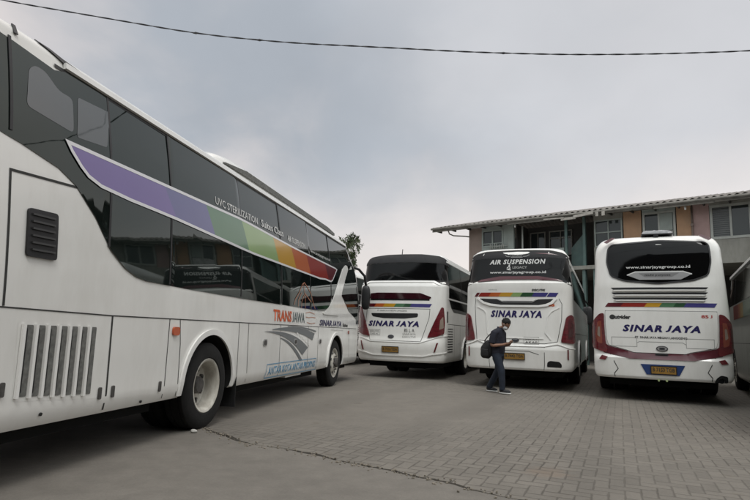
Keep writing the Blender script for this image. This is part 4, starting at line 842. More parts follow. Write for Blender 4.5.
# ================================================================ BUS B : left of centre
def coach_b(name_loc, az, label, full=True):
    bus = empty('coach_bus', name_loc, -R(az)); tag(bus, label, 'bus', 'white coaches parked in the yard')
    Bb = Body(W=[(0.40, 1.20), (0.55, 1.245), (1.5, 1.25), (2.45, 1.24), (3.05, 1.17)], YR=[(0, 0.08), (0.5, 0.0), (0.90, -0.06), (1.0, -0.03), (1.1, 0.0), (1.8, 0.02), (2.45, 0.06), (2.56, 0.12), (2.60, 0.20), (3.05, 0.24)], YF=[(0, 11.3), (1.3, 11.35), (3.0, 10.9)], D=0.45, n=2.9, z0=0.44, ze=3.05, H=3.38, inset=0.26)
    ax = [(2.95, 0.5), (8.6, 0.5)]
    Bb.build(bus, WHITE, ax, 0.58); chassis_and_shade_boxes(bus, 0.5, 10.8, ax)
    for y, k in ((2.95, 'rear'), (8.6, 'front')):
        for sg in (1, -1): wheel(bus, y, sg, k); arch_trim(bus, Bb, sg, y, 0.5, 0.58, WHITE2)
    F = Bb.maps('rear')
    rw = patch('rear_window', [(-1.6, 2.50), (-1.15, 2.52), (-0.95, 2.60), (0.95, 2.60), (1.15, 2.52), (1.6, 2.50), (1.62, 3.02), (1.15, 3.08), (0.8, 3.10), (0, 3.11), (-0.8, 3.10), (-1.15, 3.08), (-1.62, 3.02)], F, GLASSR, bus, off=0.006, du=0.08)
    ribbon('window_lip', [(-1.12, 2.49), (-0.93, 2.575), (0.93, 2.575), (1.12, 2.49)], 0.05, F, WHITE2, rw, off=0.0, th=0.02)
    patch('matte_window_top', [(-1.62, 3.025), (-1.15, 3.085), (-0.8, 3.105), (0, 3.115), (0.8, 3.105), (1.15, 3.085), (1.62, 3.025), (1.58, 3.16), (1.15, 3.30), (0.6, 3.355), (0, 3.365), (-0.6, 3.355), (-1.15, 3.30), (-1.58, 3.16)], F, mat('satin_black', (0.006, 0.006, 0.007), 0.7), bus, off=0.008, th=0.01)  # non-reflecting black band added where the rear glass would mirror bright sky
    patch('upper_lamp_bar', [(-0.84, 2.10), (0.84, 2.10), (0.90, 2.15), (0.6, 2.26), (-0.6, 2.27), (-0.84, 2.25)], F, mat('dark_wine_gloss', (0.028, 0.004, 0.008), 0.12, coat=0.8), bus, off=0.003, th=0.02, r=0.03)
    patch('rear_vent', [(-0.84, 2.06), (0.84, 2.06), (0.84, 2.10), (-0.84, 2.10)], F, BLACK, bus, off=0.003)
    stripes(bus, F, 1.885, 1.975, [('wine', -0.90, -0.68), ('orange', -0.68, -0.42), ('yellow', -0.42, -0.10), ('green', -0.10, 0.16), ('dkgreen', 0.16, 0.34), ('blue', 0.34, 0.88)])
    text('lettering', 'PT. SINAR JAYA MEGAH LANGGENG', F, -0.60, 0.24, 1.765, 1.80, INK, bus)
    patch('lower_vent', smoothpoly([(-0.80, 1.71), (0.55, 1.72), (0.54, 1.62), (0.2, 1.575), (-0.4, 1.575), (-0.74, 1.62)], 0.04), F, BLACK, bus, off=0.003)
    ribbon('engine_hatch', [(-0.93, 1.84), (0.86, 1.84), (0.84, 1.60), (0.64, 0.98), (-0.78, 0.98), (-0.96, 1.45)], 0.012, F, SEAM, bus, off=0.003, closed=True)
    text('lettering', 'SINAR JAYA', F, -0.86, 0.58, 1.36, 1.51, NAVY, bus, shear=0.24, bold=0.05, spacing=1.2)
    k = ribbon('sticker', [(-0.84, 1.12), (-0.50, 1.12), (-0.50, 1.27), (-0.84, 1.27)], 0.008, F, INKG, bus, off=0.005, closed=True)
    dotted_text(k, F, ['EXECUTIVE', 'CLASS AC'], -0.80, -0.54, 1.13, 1.26, INK)
    dotted_text(bus, F, ['85 L A'], 0.18, 0.46, 1.20, 1.34, INK, 'lettering'); dotted_text(bus, F, ['SINAR JAYA', 'EXECUTIVE'], 0.14, 0.50, 1.06, 1.21, INKG, 'lettering')
    emblem(bus, F, -0.18, 1.09, 0.085, 0.05)
    for sg in (-1, 1):
        lp = [(sg*0.80, 1.08), (sg*0.97, 1.50), (sg*1.16, 1.90), (sg*1.22, 1.88), (sg*1.26, 1.5), (sg*1.24, 1.2), (sg*1.02, 1.12)]
        tl = patch('taillight', smoothpoly(lp, 0.04), F, REDL, bus, off=0.003, th=0.03, du=0.05, dz=0.1)
        patch('lens', smoothpoly([(sg*1.12, 1.55), (sg*1.20, 1.65), (sg*1.22, 1.35), (sg*1.10, 1.3)], 0.03), F, CLEARL, tl, off=0.035, du=0.05)
        patch('reflector', [(sg*0.98, 0.72), (sg*1.02, 0.72), (sg*1.10, 0.96), (sg*1.06, 0.96)], F, REDL, bus, off=0.004, th=0.012)
    ribbon('bumper_crease', [[(-1.45, 1.10), (-1.1, 1.06), (-0.75, 0.96), (0.60, 0.95), (0.85, 1.03), (1.1, 1.12), (1.45, 1.16)], [(-1.45, 0.72), (-0.95, 0.66), (-0.7, 0.60), (0.7, 0.60), (0.95, 0.66), (1.45, 0.72)]], 0.024, F, WHITE2, bus, off=0.0, th=0.02)
    plate(bus, F, -0.41, 0.05, 0.68, 0.83, 'B 7016 TDA')
    for sg in (1, -1):
        G, q = glazed_side(bus, Bb, sg, 2.17, 3.12, 0.62, 10.6)
        ribbon('belt_line', q([(0.50, 2.145), (10.7, 2.145)]), 0.035, G, WHITE2, bus, off=0.004, th=0.006)
        patch('lower_window', q([(0.62, 2.12), (10.6, 2.12), (10.6, 1.78), (1.2, 1.80), (0.9, 1.9)]), G, GLASS, bus, off=0.004, du=0.4)
        ribbon('gutter_rail', q([(0.6, 3.15), (10.7, 3.15)]), 0.04, G, WHITE2, bus, off=0.004, th=0.02)
        ribbon('panel_seam', [q([(0.5, 1.46), (10.9, 1.46)]), q([(1.30, 1.46), (1.30, 0.48)]), q([(2.05, 1.46), (2.05, 0.48)])], 0.012, G, SEAM, bus, off=0.003)
        for i in range(10):
            z = 0.71+i*0.068; patch('vent_slat', q([(0.50, z), (1.10, z), (1.10, z+0.026), (0.50, z+0.026)]), G, BLACK, bus, off=0.003)
        patch('side_vent', q([(0.40, 1.50), (0.52, 1.50), (0.52, 1.80), (0.40, 1.80)]), G, BLACK, bus, off=0.003)
    for sg in (1, -1): mirror(bus, [(sg*1.0, 10.8, 2.7), (sg*1.3, 11.3, 2.6), (sg*1.44, 11.4, 2.4)], (sg*1.44, 11.4, 2.0), 0.06, 0.08, 0.32)
    bm = bmesh.new(); tube(bm, [(-0.02, 0.3, 3.36), (-0.02, 0.34, 3.50)], 0.012, 6); link('aerial', bm, BLACK, bus)
    return bus
coach_b((0.6709, 14.8509, 0), 21.08, 'white coach with plain black rear window and louvred flank, left of the walking man')
coach_b((-2.0, 19.6, 0), 20.5, 'white coach mostly hidden behind the nose of the long side on coach')

# ================================================================ BUS E : at the right edge, seen along its left flank
busE = empty('coach_bus', (0, 0, 0), -R(28.0))
fe = Vector((math.sin(R(28)), math.cos(R(28)), 0)); re_ = Vector((math.cos(R(28)), -math.sin(R(28)), 0))
OE = Vector((8.30, 12.32, 0))-fe*6.8+re_*1.25; busE.location = OE
tag(busE, 'coach cut off by the right picture edge, shade painted grey into its striped flank', 'bus', 'white coaches parked in the yard')
Eb = Body(W=[(0.30, 1.21), (0.45, 1.25), (1.6, 1.25), (3.0, 1.14)], YR=[(0, 0.03), (3.0, 0.12)], YF=[(0, 11.3), (1.3, 11.35), (3.0, 10.9)], D=0.35, n=3, z0=0.32, ze=3.0, H=3.12, inset=0.2)
axE = [(2.9, 0.5), (9.75, 0.5)]
Eb.build(busE, GREYW_SHADED, axE, 0.58); chassis_and_shade_boxes(busE, 0.5, 10.8, axE)
for y, k in ((2.9, 'rear'), (9.75, 'front')):
    for sg in (1, -1): wheel(busE, y, sg, k)
for sg in (1, -1):
    F, q = glazed_side(busE, Eb, sg, 2.20, 2.94, 0.5, 10.9)
    ribbon('gutter_rail', q([(0.4, 2.985), (10.9, 2.985)]), 0.06, F, WHITE2, busE, off=0.004, th=0.04)
    root = None
    for c_, a, b_ in [('purple', 0.6, 2.0), ('blue', 2.0, 3.2), ('green', 3.2, 7.2), ('yellow', 7.2, 7.8), ('orange', 7.8, 8.2), ('red', 8.2, 9.3)]:
        o = patch('rainbow_stripe' if root is None else 'stripe_segment', q([(a, 1.80), (b_, 1.80), (b_+0.25, 2.16), (a+0.25, 2.16)]), F, SC[c_], root or busE, off=0.006)
        root = root or o
    ribbon('panel_seam', [q([(0.5, 1.2), (10.9, 1.2)])]+[q([(y, 1.2), (y, 0.36)]) for y in (1.2, 2.1, 4.4, 5.6, 6.8, 7.8, 9.6)], 0.012, F, SEAM, busE, off=0.003)
patch('rear_window', [(-1.0, 2.1), (1.0, 2.1), (1.0, 2.9), (-1.0, 2.9)], Eb.maps('rear'), GLASSR, busE, off=0.004, r=0.06)
for sg in (-1, 1): patch('taillight', [(sg*1.0, 1.6), (sg*1.3, 1.6), (sg*1.3, 1.0), (sg*0.95, 1.0)], Eb.maps('rear'), REDL, busE, off=0.003, th=0.02)

# ================================================================ building
PB = Vector((4.184, 30.558, 0)); AZB = 129.865
bld = empty('depot_building', PB, -R(AZB-90))
tag(bld, 'long two storey depot with corrugated roof and orange and pink panels behind the coaches', 'building')
PLG = mat('grey_plaster', (0.24, 0.235, 0.21), 0.9, var=0.12, scale=1.3, dirt=0.5, dirtcol=(0.09, 0.08, 0.06), bump=0.3, bscale=20)
PLB = mat('brownish_plaster', (0.22, 0.17, 0.145), 0.9, var=0.10, scale=1.6, dirt=0.4)
ORW = mat('orange_wall_paint', (0.37, 0.225, 0.135), 0.85, var=0.10, scale=2.0, dirt=0.35)
PKW = mat('pink_wall_paint', (0.34, 0.23, 0.215), 0.85, var=0.10, scale=2.0, dirt=0.3)
TEAL = mat('teal_post_paint', (0.07, 0.12, 0.112), 0.6, var=0.12, scale=4, dirt=0.3)
PTEAL = mat('pale_teal_paint', (0.25, 0.28, 0.26), 0.7, var=0.08, scale=3, dirt=0.25)
WFR = mat('window_frame_white', (0.34, 0.35, 0.325), 0.6, var=0.08, dirt=0.3)
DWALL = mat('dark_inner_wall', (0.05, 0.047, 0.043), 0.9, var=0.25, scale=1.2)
CURT = mat('curtain_cloth', (0.40, 0.40, 0.39), 0.8, var=0.25, scale=5, bump=0.5, bscale=14, stretch=(5, 1, 0.7))
ROOFM = mat('weathered_roof_sheet', (0.17, 0.155, 0.14), 0.85, var=0.22, scale=1.5, dirt=0.5, dirtcol=(0.06, 0.05, 0.045))
FASC = mat('weathered_fascia', (0.20, 0.19, 0.17), 0.85, var=0.3, scale=2.2, dirt=0.6, dirtcol=(0.05, 0.045, 0.04), stretch=(1, 1, 4))
WGL = mat('window_glass', (0.03, 0.035, 0.035), 0.06, ior=1.5, bump=0.03, bscale=1.5)
def wallbox(name, x0, x1, z0, z1, m, y0=0.0, y1=0.18, label=None):
    bm = bmesh.new(); box(bm, x0, x1, y0, y1, z0, z1); o = link(name, bm, m, bld)
    if label: o['label'] = label
    return o
def window(x0, x1, z0, z1, nx=2, tr=None, m=WFR, fr=0.055, y=0.02, curtain=None, blinds=False):
    bm = bmesh.new(); d0, d1 = y-0.04, y+0.05
    box(bm, x0, x1, d0, d1, z0, z0+fr); box(bm, x0, x1, d0, d1, z1-fr, z1)
    box(bm, x0, x0+fr, d0, d1, z0+fr, z1-fr); box(bm, x1-fr, x1, d0, d1, z0+fr, z1-fr)
    for k in range(1, nx):
        c = x0+(x1-x0)*k/nx; box(bm, c-fr*0.4, c+fr*0.4, d0+0.01, d1-0.01, z0+fr, z1-fr)
    if tr: box(bm, x0+fr, x1-fr, d0+0.014, d1-0.014, tr-0.025, tr+0.025)
    f = link('window', bm, m, bld)
    bm = bmesh.new(); box(bm, x0+0.02, x1-0.02, y+0.02, y+0.03, z0+0.02, z1-0.02); link('pane', bm, WGL, f)
    if curtain:
        a, b_, c, d = curtain; bm = bmesh.new(); n = 40; pr = None
        for i in range(n+1):
            xx = a+(b_-a)*i/n; yy = y-0.005+0.012*math.sin(i*1.9)
            q_ = (bm.verts.new((xx, yy, c)), bm.verts.new((xx, yy, d)))
            if pr: bm.faces.new((pr[0], q_[0], q_[1], pr[1]))
            pr = q_
        link('curtain', bm, CURT, f, smooth=True)
    if blinds:
        bm = bmesh.new(); k = z0+fr
        while k < z1-fr-0.05: box(bm, x0+fr, x0+(x1-x0)*0.5, y+0.004, y+0.012, k, k+0.055); k += 0.085
        link('blind', bm, mat('blind_grey', (0.10, 0.105, 0.105), 0.6, var=0.15), f)
    return f
# upper storey front, left to right
wallbox('wall_panel', 1.25, 2.04, 4.6, 6.98, PLB, label='brownish plaster end bay')
wallbox('wall_panel', 2.04, 3.30, 4.6, 5.86, PTEAL)
wallbox('wall_panel', 2.04, 3.30, 6.80, 6.98, PTEAL)
window(2.04, 3.30, 5.86, 6.80, 2, 6.05, m=PTEAL, fr=0.09)
wallbox('wall_panel', 3.30, 3.57, 4.6, 6.98, PTEAL)
wallbox('column', 3.60, 3.92, 4.6, 6.98, PTEAL, -0.08, 0.1)
# open gallery
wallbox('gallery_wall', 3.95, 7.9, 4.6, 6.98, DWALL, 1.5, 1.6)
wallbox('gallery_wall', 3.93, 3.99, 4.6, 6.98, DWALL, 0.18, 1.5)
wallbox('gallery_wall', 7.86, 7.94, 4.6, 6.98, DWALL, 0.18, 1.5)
window(4.15, 5.0, 5.4, 6.7, 2, None, m=PLG, y=1.44); window(5.2, 6.4, 5.4, 6.7, 2, 6.3, m=PLG, y=1.44)
wallbox('gallery_parapet', 3.95, 6.5, 4.6, 5.55, PTEAL, 0.02, 0.1)
wallbox('column', 6.57, 6.69, 4.6, 6.98, TEAL, -0.06, 0.06); wallbox('column', 7.44, 7.56, 4.6, 6.98, TEAL, -0.06, 0.06)
bm = bmesh.new(); vs_ = [bm.verts.new(p) for p in ((6.72, 0.4, 4.6), (7.44, 0.4, 4.6), (7.44, 0.4, 6.35), (6.72, 0.4, 5.55), (6.72, 0.46, 4.6), (7.44, 0.46, 4.6), (7.44, 0.46, 6.35), (6.72, 0.46, 5.55))]
for f in ((0, 1, 2, 3), (7, 6, 5, 4), (0, 4, 5, 1), (1, 5, 6, 2), (2, 6, 7, 3), (3, 7, 4, 0)): bm.faces.new([vs_[i] for i in f])
link('stair_panel', bm, TEAL, bld)
bm = bmesh.new(); tube(bm, [(4.40, -0.07, 0.3), (4.40, -0.07, 6.8)], 0.045, 8); link('drain_pipe', bm, WFR, bld)
wallbox('wall_panel', 7.94, 9.24, 4.6, 5.45, PLG); wallbox('wall_panel', 7.94, 9.24, 6.72, 6.98, PLG)
window(7.97, 9.22, 5.45, 6.72, 2, 6.12, m=PTEAL, fr=0.06)
wallbox('wall_panel', 9.27, 10.02, 5.30, 6.98, ORW, label='orange painted wall panel')
wallbox('wall_panel', 10.07, 11.40, 6.84, 6.98, PTEAL)
window(10.08, 11.40, 5.30, 6.84, 2, None, m=WFR, fr=0.09, curtain=(10.20, 11.28, 5.45, 5.95)); 
wallbox('wall_panel', 10.78, 11.28, 5.98, 6.74, PTEAL, -0.010, 0.005, label='pale teal covered window half')
wallbox('wall_panel', 11.44, 12.0, 5.30, 6.98, ORW, label='orange painted wall panel beside the drain pipe')
bm = bmesh.new(); tube(bm, [(12.03, -0.05, 0.2), (12.03, -0.05, 6.9)], 0.04, 8)
tube(bm, [(12.03, -0.12, 6.1), (12.03, -0.05, 6.1)], 0.06, 8); link('drain_pipe', bm, mat('brown_pipe', (0.16, 0.12, 0.10), 0.6, var=0.2), bld)
wallbox('wall_panel', 12.06, 12.66, 5.30, 6.98, PKW, label='faded pink wall panel')
wallbox('wall_panel', 12.66, 14.16, 6.86, 6.98, PLG); window(12.68, 14.14, 5.42, 6.86, 2, None, m=WFR, fr=0.10, blinds=True)
wallbox('wall_panel', 9.27, 15.6, 4.42, 5.30, PLG, -0.012, 0.168, label='grey plaster sill band'); wallbox('wall_panel', 12.68, 14.14, 5.30, 5.42, PLG)
DBRN = mat('unseen_block_dark_wall', (0.045, 0.04, 0.036), 0.9, var=0.25, scale=2)
wallbox('wall_panel', 14.18, 15.6, 5.31, 6.98, PLG)
wallbox('side_wall', 1.25, 1.45, 0, 4.42, PLB, 0.0, 7.5); wallbox('side_wall', 1.25, 1.43, 4.6, 6.98, PLB, 0.182, 7.5)
wallbox('side_wall', 15.4, 15.6, 0, 4.42, PLG, 0.2, 7.5); wallbox('side_wall', 15.4, 15.58, 4.61, 6.98, PLG, 0.2, 7.5)
wallbox('floor_slab', 1.25, 9.26, 4.42, 4.6, PLG, -0.14, 7.5); wallbox('floor_slab', 9.27, 15.6, 4.43, 4.6, PLG, 0.17, 7.5)
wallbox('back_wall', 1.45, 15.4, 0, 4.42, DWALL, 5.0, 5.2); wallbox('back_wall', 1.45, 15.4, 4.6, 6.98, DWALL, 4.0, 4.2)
for xx, m_ in ((3.9, PLG), (7.45, TEAL), (7.95, TEAL), (11.2, PLG), (14.6, PLG)):
    s = 0.07 if m_ is TEAL else 0.16; wallbox('ground_floor_post', xx-s, xx+s, 0, 4.42, m_, -0.05, 0.2)
# roof: corrugated sheet, eave in front of the wall
bm = bmesh.new(); prw = None; X0, X1 = -0.65, 16.0; n = int((X1-X0)/0.045)
for i in range(n+1):
    xx = X0+(X1-X0)*i/n; c = 0.032*math.cos(xx*2*math.pi/0.26); sag = 0.02*mnoise.noise(Vector((xx*0.8, 0, 0)))+0.025*mnoise.noise(Vector((math.floor(xx/0.95)*3.7, 5, 0)))
    rw_ = [bm.verts.new((xx, yy, zz_+c+sag)) for yy, zz_ in ((-0.90, 7.03), (-0.90, 7.042), (4.0, 8.25), (8.9, 7.05))]
    if prw:
        for k in range(3): bm.faces.new((prw[k], rw_[k], rw_[k+1], prw[k+1]))
    prw = rw_
link('roof', bm, ROOFM, bld, smooth=True, ang=60)
bm = bmesh.new()
for i in range(8):
    a = X0+0.02+i*2.27; b_ = min(a+2.25, X1-0.05); dz = 0.03*math.sin(i*2.1); box(bm, a, b_, -0.80, -0.77, 6.82+dz, 6.985+dz*0.3)
box(bm, X0+0.03, X1-0.06, -0.76, 0.0, 6.982, 6.995)
link('fascia', bm, FASC, bld)
bm = bmesh.new()
for i in range(17): a = X0+0.1+i*0.93; box(bm, a, a+0.06, -0.75, 0.0, 6.88, 6.98)
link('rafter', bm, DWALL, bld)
bm = bmesh.new(); tube(bm, [(X0+0.02, -0.93, 6.97), (8.0, -0.93, 6.94), (X1, -0.93, 6.95)], 0.055, 8); link('gutter', bm, FASC, bld)
# loose boards hanging off the eave
BRK = mat('bleached_board', (0.33, 0.31, 0.28), 0.8, var=0.2, scale=4, dirt=0.4)
for (a, b_, z0, z1, dz, dd) in ((6.75, 7.45, 6.68, 6.80, 0.02, 0), (7.35, 8.25, 6.74, 6.86, 0.10, 0.03), (8.35, 8.47, 6.72, 6.98, 0, 0), (8.62, 8.76, 6.72, 7.0, 0, 0), (5.9, 6.9, 6.80, 6.86, -0.03, 0.02)):
    bm = bmesh.new(); v_ = box(bm, a, b_, -0.98-dd, -0.96-dd, z0, z1)
    for v in v_: v.co.z += dz*(v.co.x-a)/(b_-a)
    link('loose_board', bm, BRK, bld)
for xx in (4.25, 11.9):
    bm = bmesh.new(); tube(bm, [(xx, -0.6, 6.98), (xx, -0.6, 6.78)], 0.02, 6); tube(bm, [(xx, -0.6, 6.80), (xx, -0.6, 6.66)], [0.05, 0.035], 8); link('eave_lamp', bm, INKW, bld)
bm = bmesh.new(); tube(bm, [(0.35, -0.7, 6.84), (0.36, -0.6, 6.68), (0.5, -0.4, 6.60), (1.1, -0.15, 6.55), (1.28, 0.02, 6.53)], 0.035, 8); link('bent_downpipe', bm, FASC, bld)
# things on the first window sill
bm = bmesh.new()
for i in range(7): tube(bm, [(2.6+i*0.13, -0.1, 5.70), (2.6+i*0.13+random.uniform(-.04, .04), -0.1, 5.98+random.uniform(-.08, .05))], 0.025, 6)
tube(bm, [(2.5, -0.1, 5.86), (3.6, -0.1, 5.86)], 0.02, 6); link('sill_railing', bm, WFR, bld)

# ================================================================ dark block added outside the frame for the coach glass to reflect
an = empty('unseen_annex_block', PB, -R(AZB-90)); tag(an, 'unseen tall dark block added beyond the right edge for the long coach to mirror', 'building')
def anb(name, x0, x1, y0, y1, z0, z1, m, par=None):
    bm = bmesh.new(); box(bm, x0, x1, y0, y1, z0, z1); return link(name, bm, m, par or an)
anb('wall', 16.4, 34, 0, 9, 0, 9.6, DBRN); anb('roof', 16.0, 34.4, -0.5, 9.5, 9.61, 9.75, ROOFM)
for zb in (1.2, 4.4, 7.2):
    for k in range(7):
        x = 17.4+k*2.3; f_ = anb('window', x, x+1.1, -0.05, 0.02, zb, zb+1.2, WFR); anb('pane', x+0.08, x+1.02, -0.06, -0.051, zb+0.08, zb+1.12, WGL if (k+int(zb)) % 2 else CURT, f_)

# ================================================================ unseen workshop added behind the camera as a dark reflection for the windows
ws = empty('unseen_workshop_block', (2, -5.5, 0), 0); tag(ws, 'unseen dark open fronted workshop added behind the camera for coach windows to mirror', 'building')
def wsb(name, b_, m):
    bm = bmesh.new(); box(bm, *b_); return link(name, bm, m, ws)
wsb('back_wall', (-24, 24, -6.2, -6, 0, 9.5), DBRN); wsb('side_wall', (-24.2, -24, -6, 0, 0, 9.5), PLG); wsb('side_wall', (24, 24.2, -6, 0, 0, 9.5), PLG)
wsb('front_beam', (-24.2, 24.2, -0.15, 0.15, 5.2, 10.0), mat('unseen_block_dark_cladding', (0.07, 0.055, 0.045), 0.85, var=0.3, scale=1.5)); wsb('roof', (-24.6, 24.6, -6.6, 0.6, 10.01, 10.1), ROOFM)
for k in range(9): wsb('post', (-24+k*6-0.15, -24+k*6+0.15, -0.14, 0.14, 0, 5.19), PLG)
for k in range(8):
    if k % 2: wsb('roller_door', (-23.8+k*6, -18.3+k*6, -0.05, 0.0, 0, 5.19), mat('roller_door_grey', (0.10, 0.10, 0.10), 0.6, var=0.2))

# ================================================================ tree
TL = [mat('leaf_%s' % n_, c_, 0.5, var=0.2, scale=3) for n_, c_ in (('dark', (0.045, 0.065, 0.028)), ('mid', (0.07, 0.10, 0.040)), ('olive', (0.10, 0.12, 0.055)))]
tr = empty('broadleaf_tree', (-1.35, 26.0, 0)); tr.scale = (0.52, 0.52, 0.97); tag(tr, 'small broad leaved tree whose open top shows over the coaches', 'tree')
random.seed(11)
bm = bmesh.new(); tips = []
def branch(p, d, l, r_, lv):
    pts = [p]; rs = [r_]
    for k in range(4):
        d = (d+Vector((random.uniform(-.22, .22), random.uniform(-.22, .22), 0.10))).normalized(); p = p+d*l/4; pts.append(p.copy()); rs.append(r_*(1-0.16*(k+1)))
    tube(bm, pts, rs, 6, caps=False)
    if lv >= 3: tips.append((p, d)); return
    for k in range(3 if lv < 2 else 2):
        a = random.uniform(0, 6.28); nd = (d*0.9+Vector((math.cos(a), math.sin(a), 0.35))*0.62).normalized(); branch(p.copy(), nd, l*0.66, r_*0.42, lv+1)
    if lv > 0: tips.append((pts[2], d)); branch(pts[3].copy(), (d+Vector((random.uniform(-1, 1), random.uniform(-1, 1), .3))*0.7).normalized(), l*0.5, r_*0.35, 3)
branch(Vector((0, 0, 0)), Vector((0.02, 0, 1)), 2.5, 0.12, 0)
branch(Vector((0.0, 0, 2.4)), Vector((-0.02, 0, 1)), 1.7, 0.06, 1)
branch(Vector((0.1, 0.1, 3.0)), Vector((0.3, 0.1, 1)), 1.0, 0.05, 1)
branch(Vector((-0.1, 0, 3.0)), Vector((-0.25, -0.1, 1)), 1.2, 0.05, 1)
link('trunk', bm, mat('bark', (0.11, 0.09, 0.07), 0.9, var=0.3, scale=12), tr, smooth=True)
bm = bmesh.new()
def leaf(p, d, l, wd, mi):
    d = d.normalized(); s = d.cross(Vector((0, 0, 1)));  s = s.normalized() if s.length > 0.05 else Vector((1, 0, 0)); u = s.cross(d)
    a = [p, p+d*l*0.3+s*wd*0.45+u*0.01, p+d*l*0.65+s*wd*0.42, p+d*l-u*0.03, p+d*l*0.65-s*wd*0.42, p+d*l*0.3-s*wd*0.45+u*0.01]; m_ = p+d*l*0.5-u*wd*0.12
    vs = [bm.verts.new(q) for q in a]; c = bm.verts.new(m_)
    for i in range(6): f = bm.faces.new((vs[i], vs[(i+1) % 6], c)); f.material_index = mi
for p, d in tips:
    for c_ in range(3):
        pc = p+Vector((random.gauss(0, .13), random.gauss(0, .13), random.gauss(0, .12)))
        mi = random.choice([0, 0, 1, 1, 2])
        for k in range(9):
            a = random.uniform(0, 6.28); leaf(pc, Vector((math.cos(a), math.sin(a), random.uniform(-0.5, 0.9))), random.uniform(0.16, 0.30), random.uniform(0.07, 0.12), mi)
link('crown', bm, TL, tr)

bm = bmesh.new(); bmesh.ops.create_icosphere(bm, subdivisions=3, radius=0.028)
for v in bm.verts: v.co = Vector((v.co.x*1.4, v.co.y, v.co.z*0.75))*(1+0.5*mnoise.noise(v.co*22))
stn_ = link('stone', bm, mat('pale_stone', (0.42, 0.41, 0.38), 0.85, var=0.2, scale=20), smooth=True); stn_.location = (-1.98, 6.43, 0.028)
tag(stn_, 'small pale stone lying against the rear tyre of the long coach', 'stone')

# ================================================================ overhead cable
bm = bmesh.new(); n = 900
def cab(x):
    zz_ = interp([(-20, 9.6), (-12, 7.35), (-6.0, 6.17), (-4.42, 5.935), (-2.83, 5.70), (-1.55, 5.61), (-1.27, 5.598), (-0.1, 5.582), (1.38, 5.545), (2.78, 5.55), (4.18, 5.605), (5.75, 5.71), (9, 6.1), (20, 8.2)], x)
    return Vector((x, 8.0, zz_))
def cabs(x): return sum((cab(x+k*0.35) for k in (-1.5, -1, -.5, 0, .5, 1, 1.5)), Vector())/7
for ph in (0, math.pi):
    tube(bm, [cabs(-14+28*i/n)+Vector((0, 0.0058*math.cos(i*0.33+ph), 0.0058*math.sin(i*0.33+ph))) for i in range(n+1)], 0.0068, 5)
CAB = mat('weathered_cable', (0.035, 0.035, 0.04), 0.5, var=0.4, scale=3)
for xx in (-2.9, -1.9, 1.9):
    p = cabs(xx); tube(bm, [p+Vector((-0.05, 0, 0)), p, p+Vector((0.05, 0, 0))], [0.008, 0.02, 0.008], 8)
tag(link('overhead_cable', bm, CAB), 'dark twisted overhead cable sagging across the cloudy sky', 'cable')

# ================================================================ person
def skin_mesh(chains, sub=1):
    """chains: list of lists of (co, radius); the first vertex of a chain may repeat a point of an earlier one"""
    bm = bmesh.new(); lay = bm.verts.layers.skin.verify(); pts = {}
    for ch in chains:
        pv = None
        for co, r_ in ch:
            key = tuple(round(c, 4) for c in co)
            if key not in pts:
                v = bm.verts.new(co); v[lay].radius = (r_, r_) if not isinstance(r_, tuple) else r_; pts[key] = v
            v = pts[key]
            if pv and pv is not v and not bm.edges.get((pv, v)): bm.edges.new((pv, v))
            pv = v
    bm.verts.ensure_lookup_table(); bm.verts[0][lay].use_root = True
    me = bpy.data.meshes.new('s'); bm.to_mesh(me); bm.free(); ob = bpy.data.objects.new('s', me); COL.objects.link(ob)
    a = ob.modifiers.new('k', 'SKIN'); a.use_smooth_shade = True; a.branch_smoothing = 0.6
    b_ = ob.modifiers.new('d', 'SUBSURF'); b_.levels = sub; b_.render_levels = sub
    bpy.context.view_layer.update(); r_ = bpy.data.meshes.new_from_object(ob.evaluated_get(bpy.context.evaluated_depsgraph_get()))
    bpy.data.objects.remove(ob); bpy.data.meshes.remove(me); return r_
def voxel(bm, name, vs, m, parent, smooth_it=4):
    me = bpy.data.meshes.new(name); bm.to_mesh(me); bm.free(); ob = bpy.data.objects.new(name, me); COL.objects.link(ob)
    a = ob.modifiers.new('r', 'REMESH'); a.mode = 'VOXEL'; a.voxel_size = vs; a.use_smooth_shade = True
    b_ = ob.modifiers.new('s', 'SMOOTH'); b_.iterations = smooth_it; b_.factor = 0.5
    bpy.context.view_layer.update(); r_ = bpy.data.meshes.new_from_object(ob.evaluated_get(bpy.context.evaluated_depsgraph_get()))
    ob.modifiers.clear(); ob.data = r_; r_.name = name; bpy.data.meshes.remove(me)
    r_.materials.clear()
    for mm in (m if isinstance(m, list) else [m]): r_.materials.append(mm)
    for p in r_.polygons: p.use_smooth = True
    ob.parent = parent; return ob
def ell(bm, c, r_, rot=None, seg=20):
    Mx = Matrix.Translation(c) @ (rot or Matrix.Identity(4)) @ Matrix.Diagonal((*r_, 1)); bmesh.ops.create_uvsphere(bm, u_segments=seg, v_segments=seg*2//3, radius=1, matrix=Mx)
SKIN = mat('skin', (0.26, 0.135, 0.085), 0.55, var=0.08, scale=12)
SHIRT = mat('navy_polo', (0.012, 0.0125, 0.022), 0.85, var=0.25, scale=9, bump=0.5, bscale=18)
JEAN = mat('blue_jeans', (0.012, 0.018, 0.031), 0.85, var=0.3, scale=7, bump=0.5, bscale=22)
HAIR = mat('black_hair', (0.007, 0.006, 0.005), 0.85, var=0.3, scale=30, bump=0.6, bscale=60)
per = empty('person', (2.70, 11.95, 0), R(-36)); per.scale = (1.0, 1.0, 0.985); tag(per, 'man in dark polo shirt, jeans and white mask looking down at his phone', 'person')
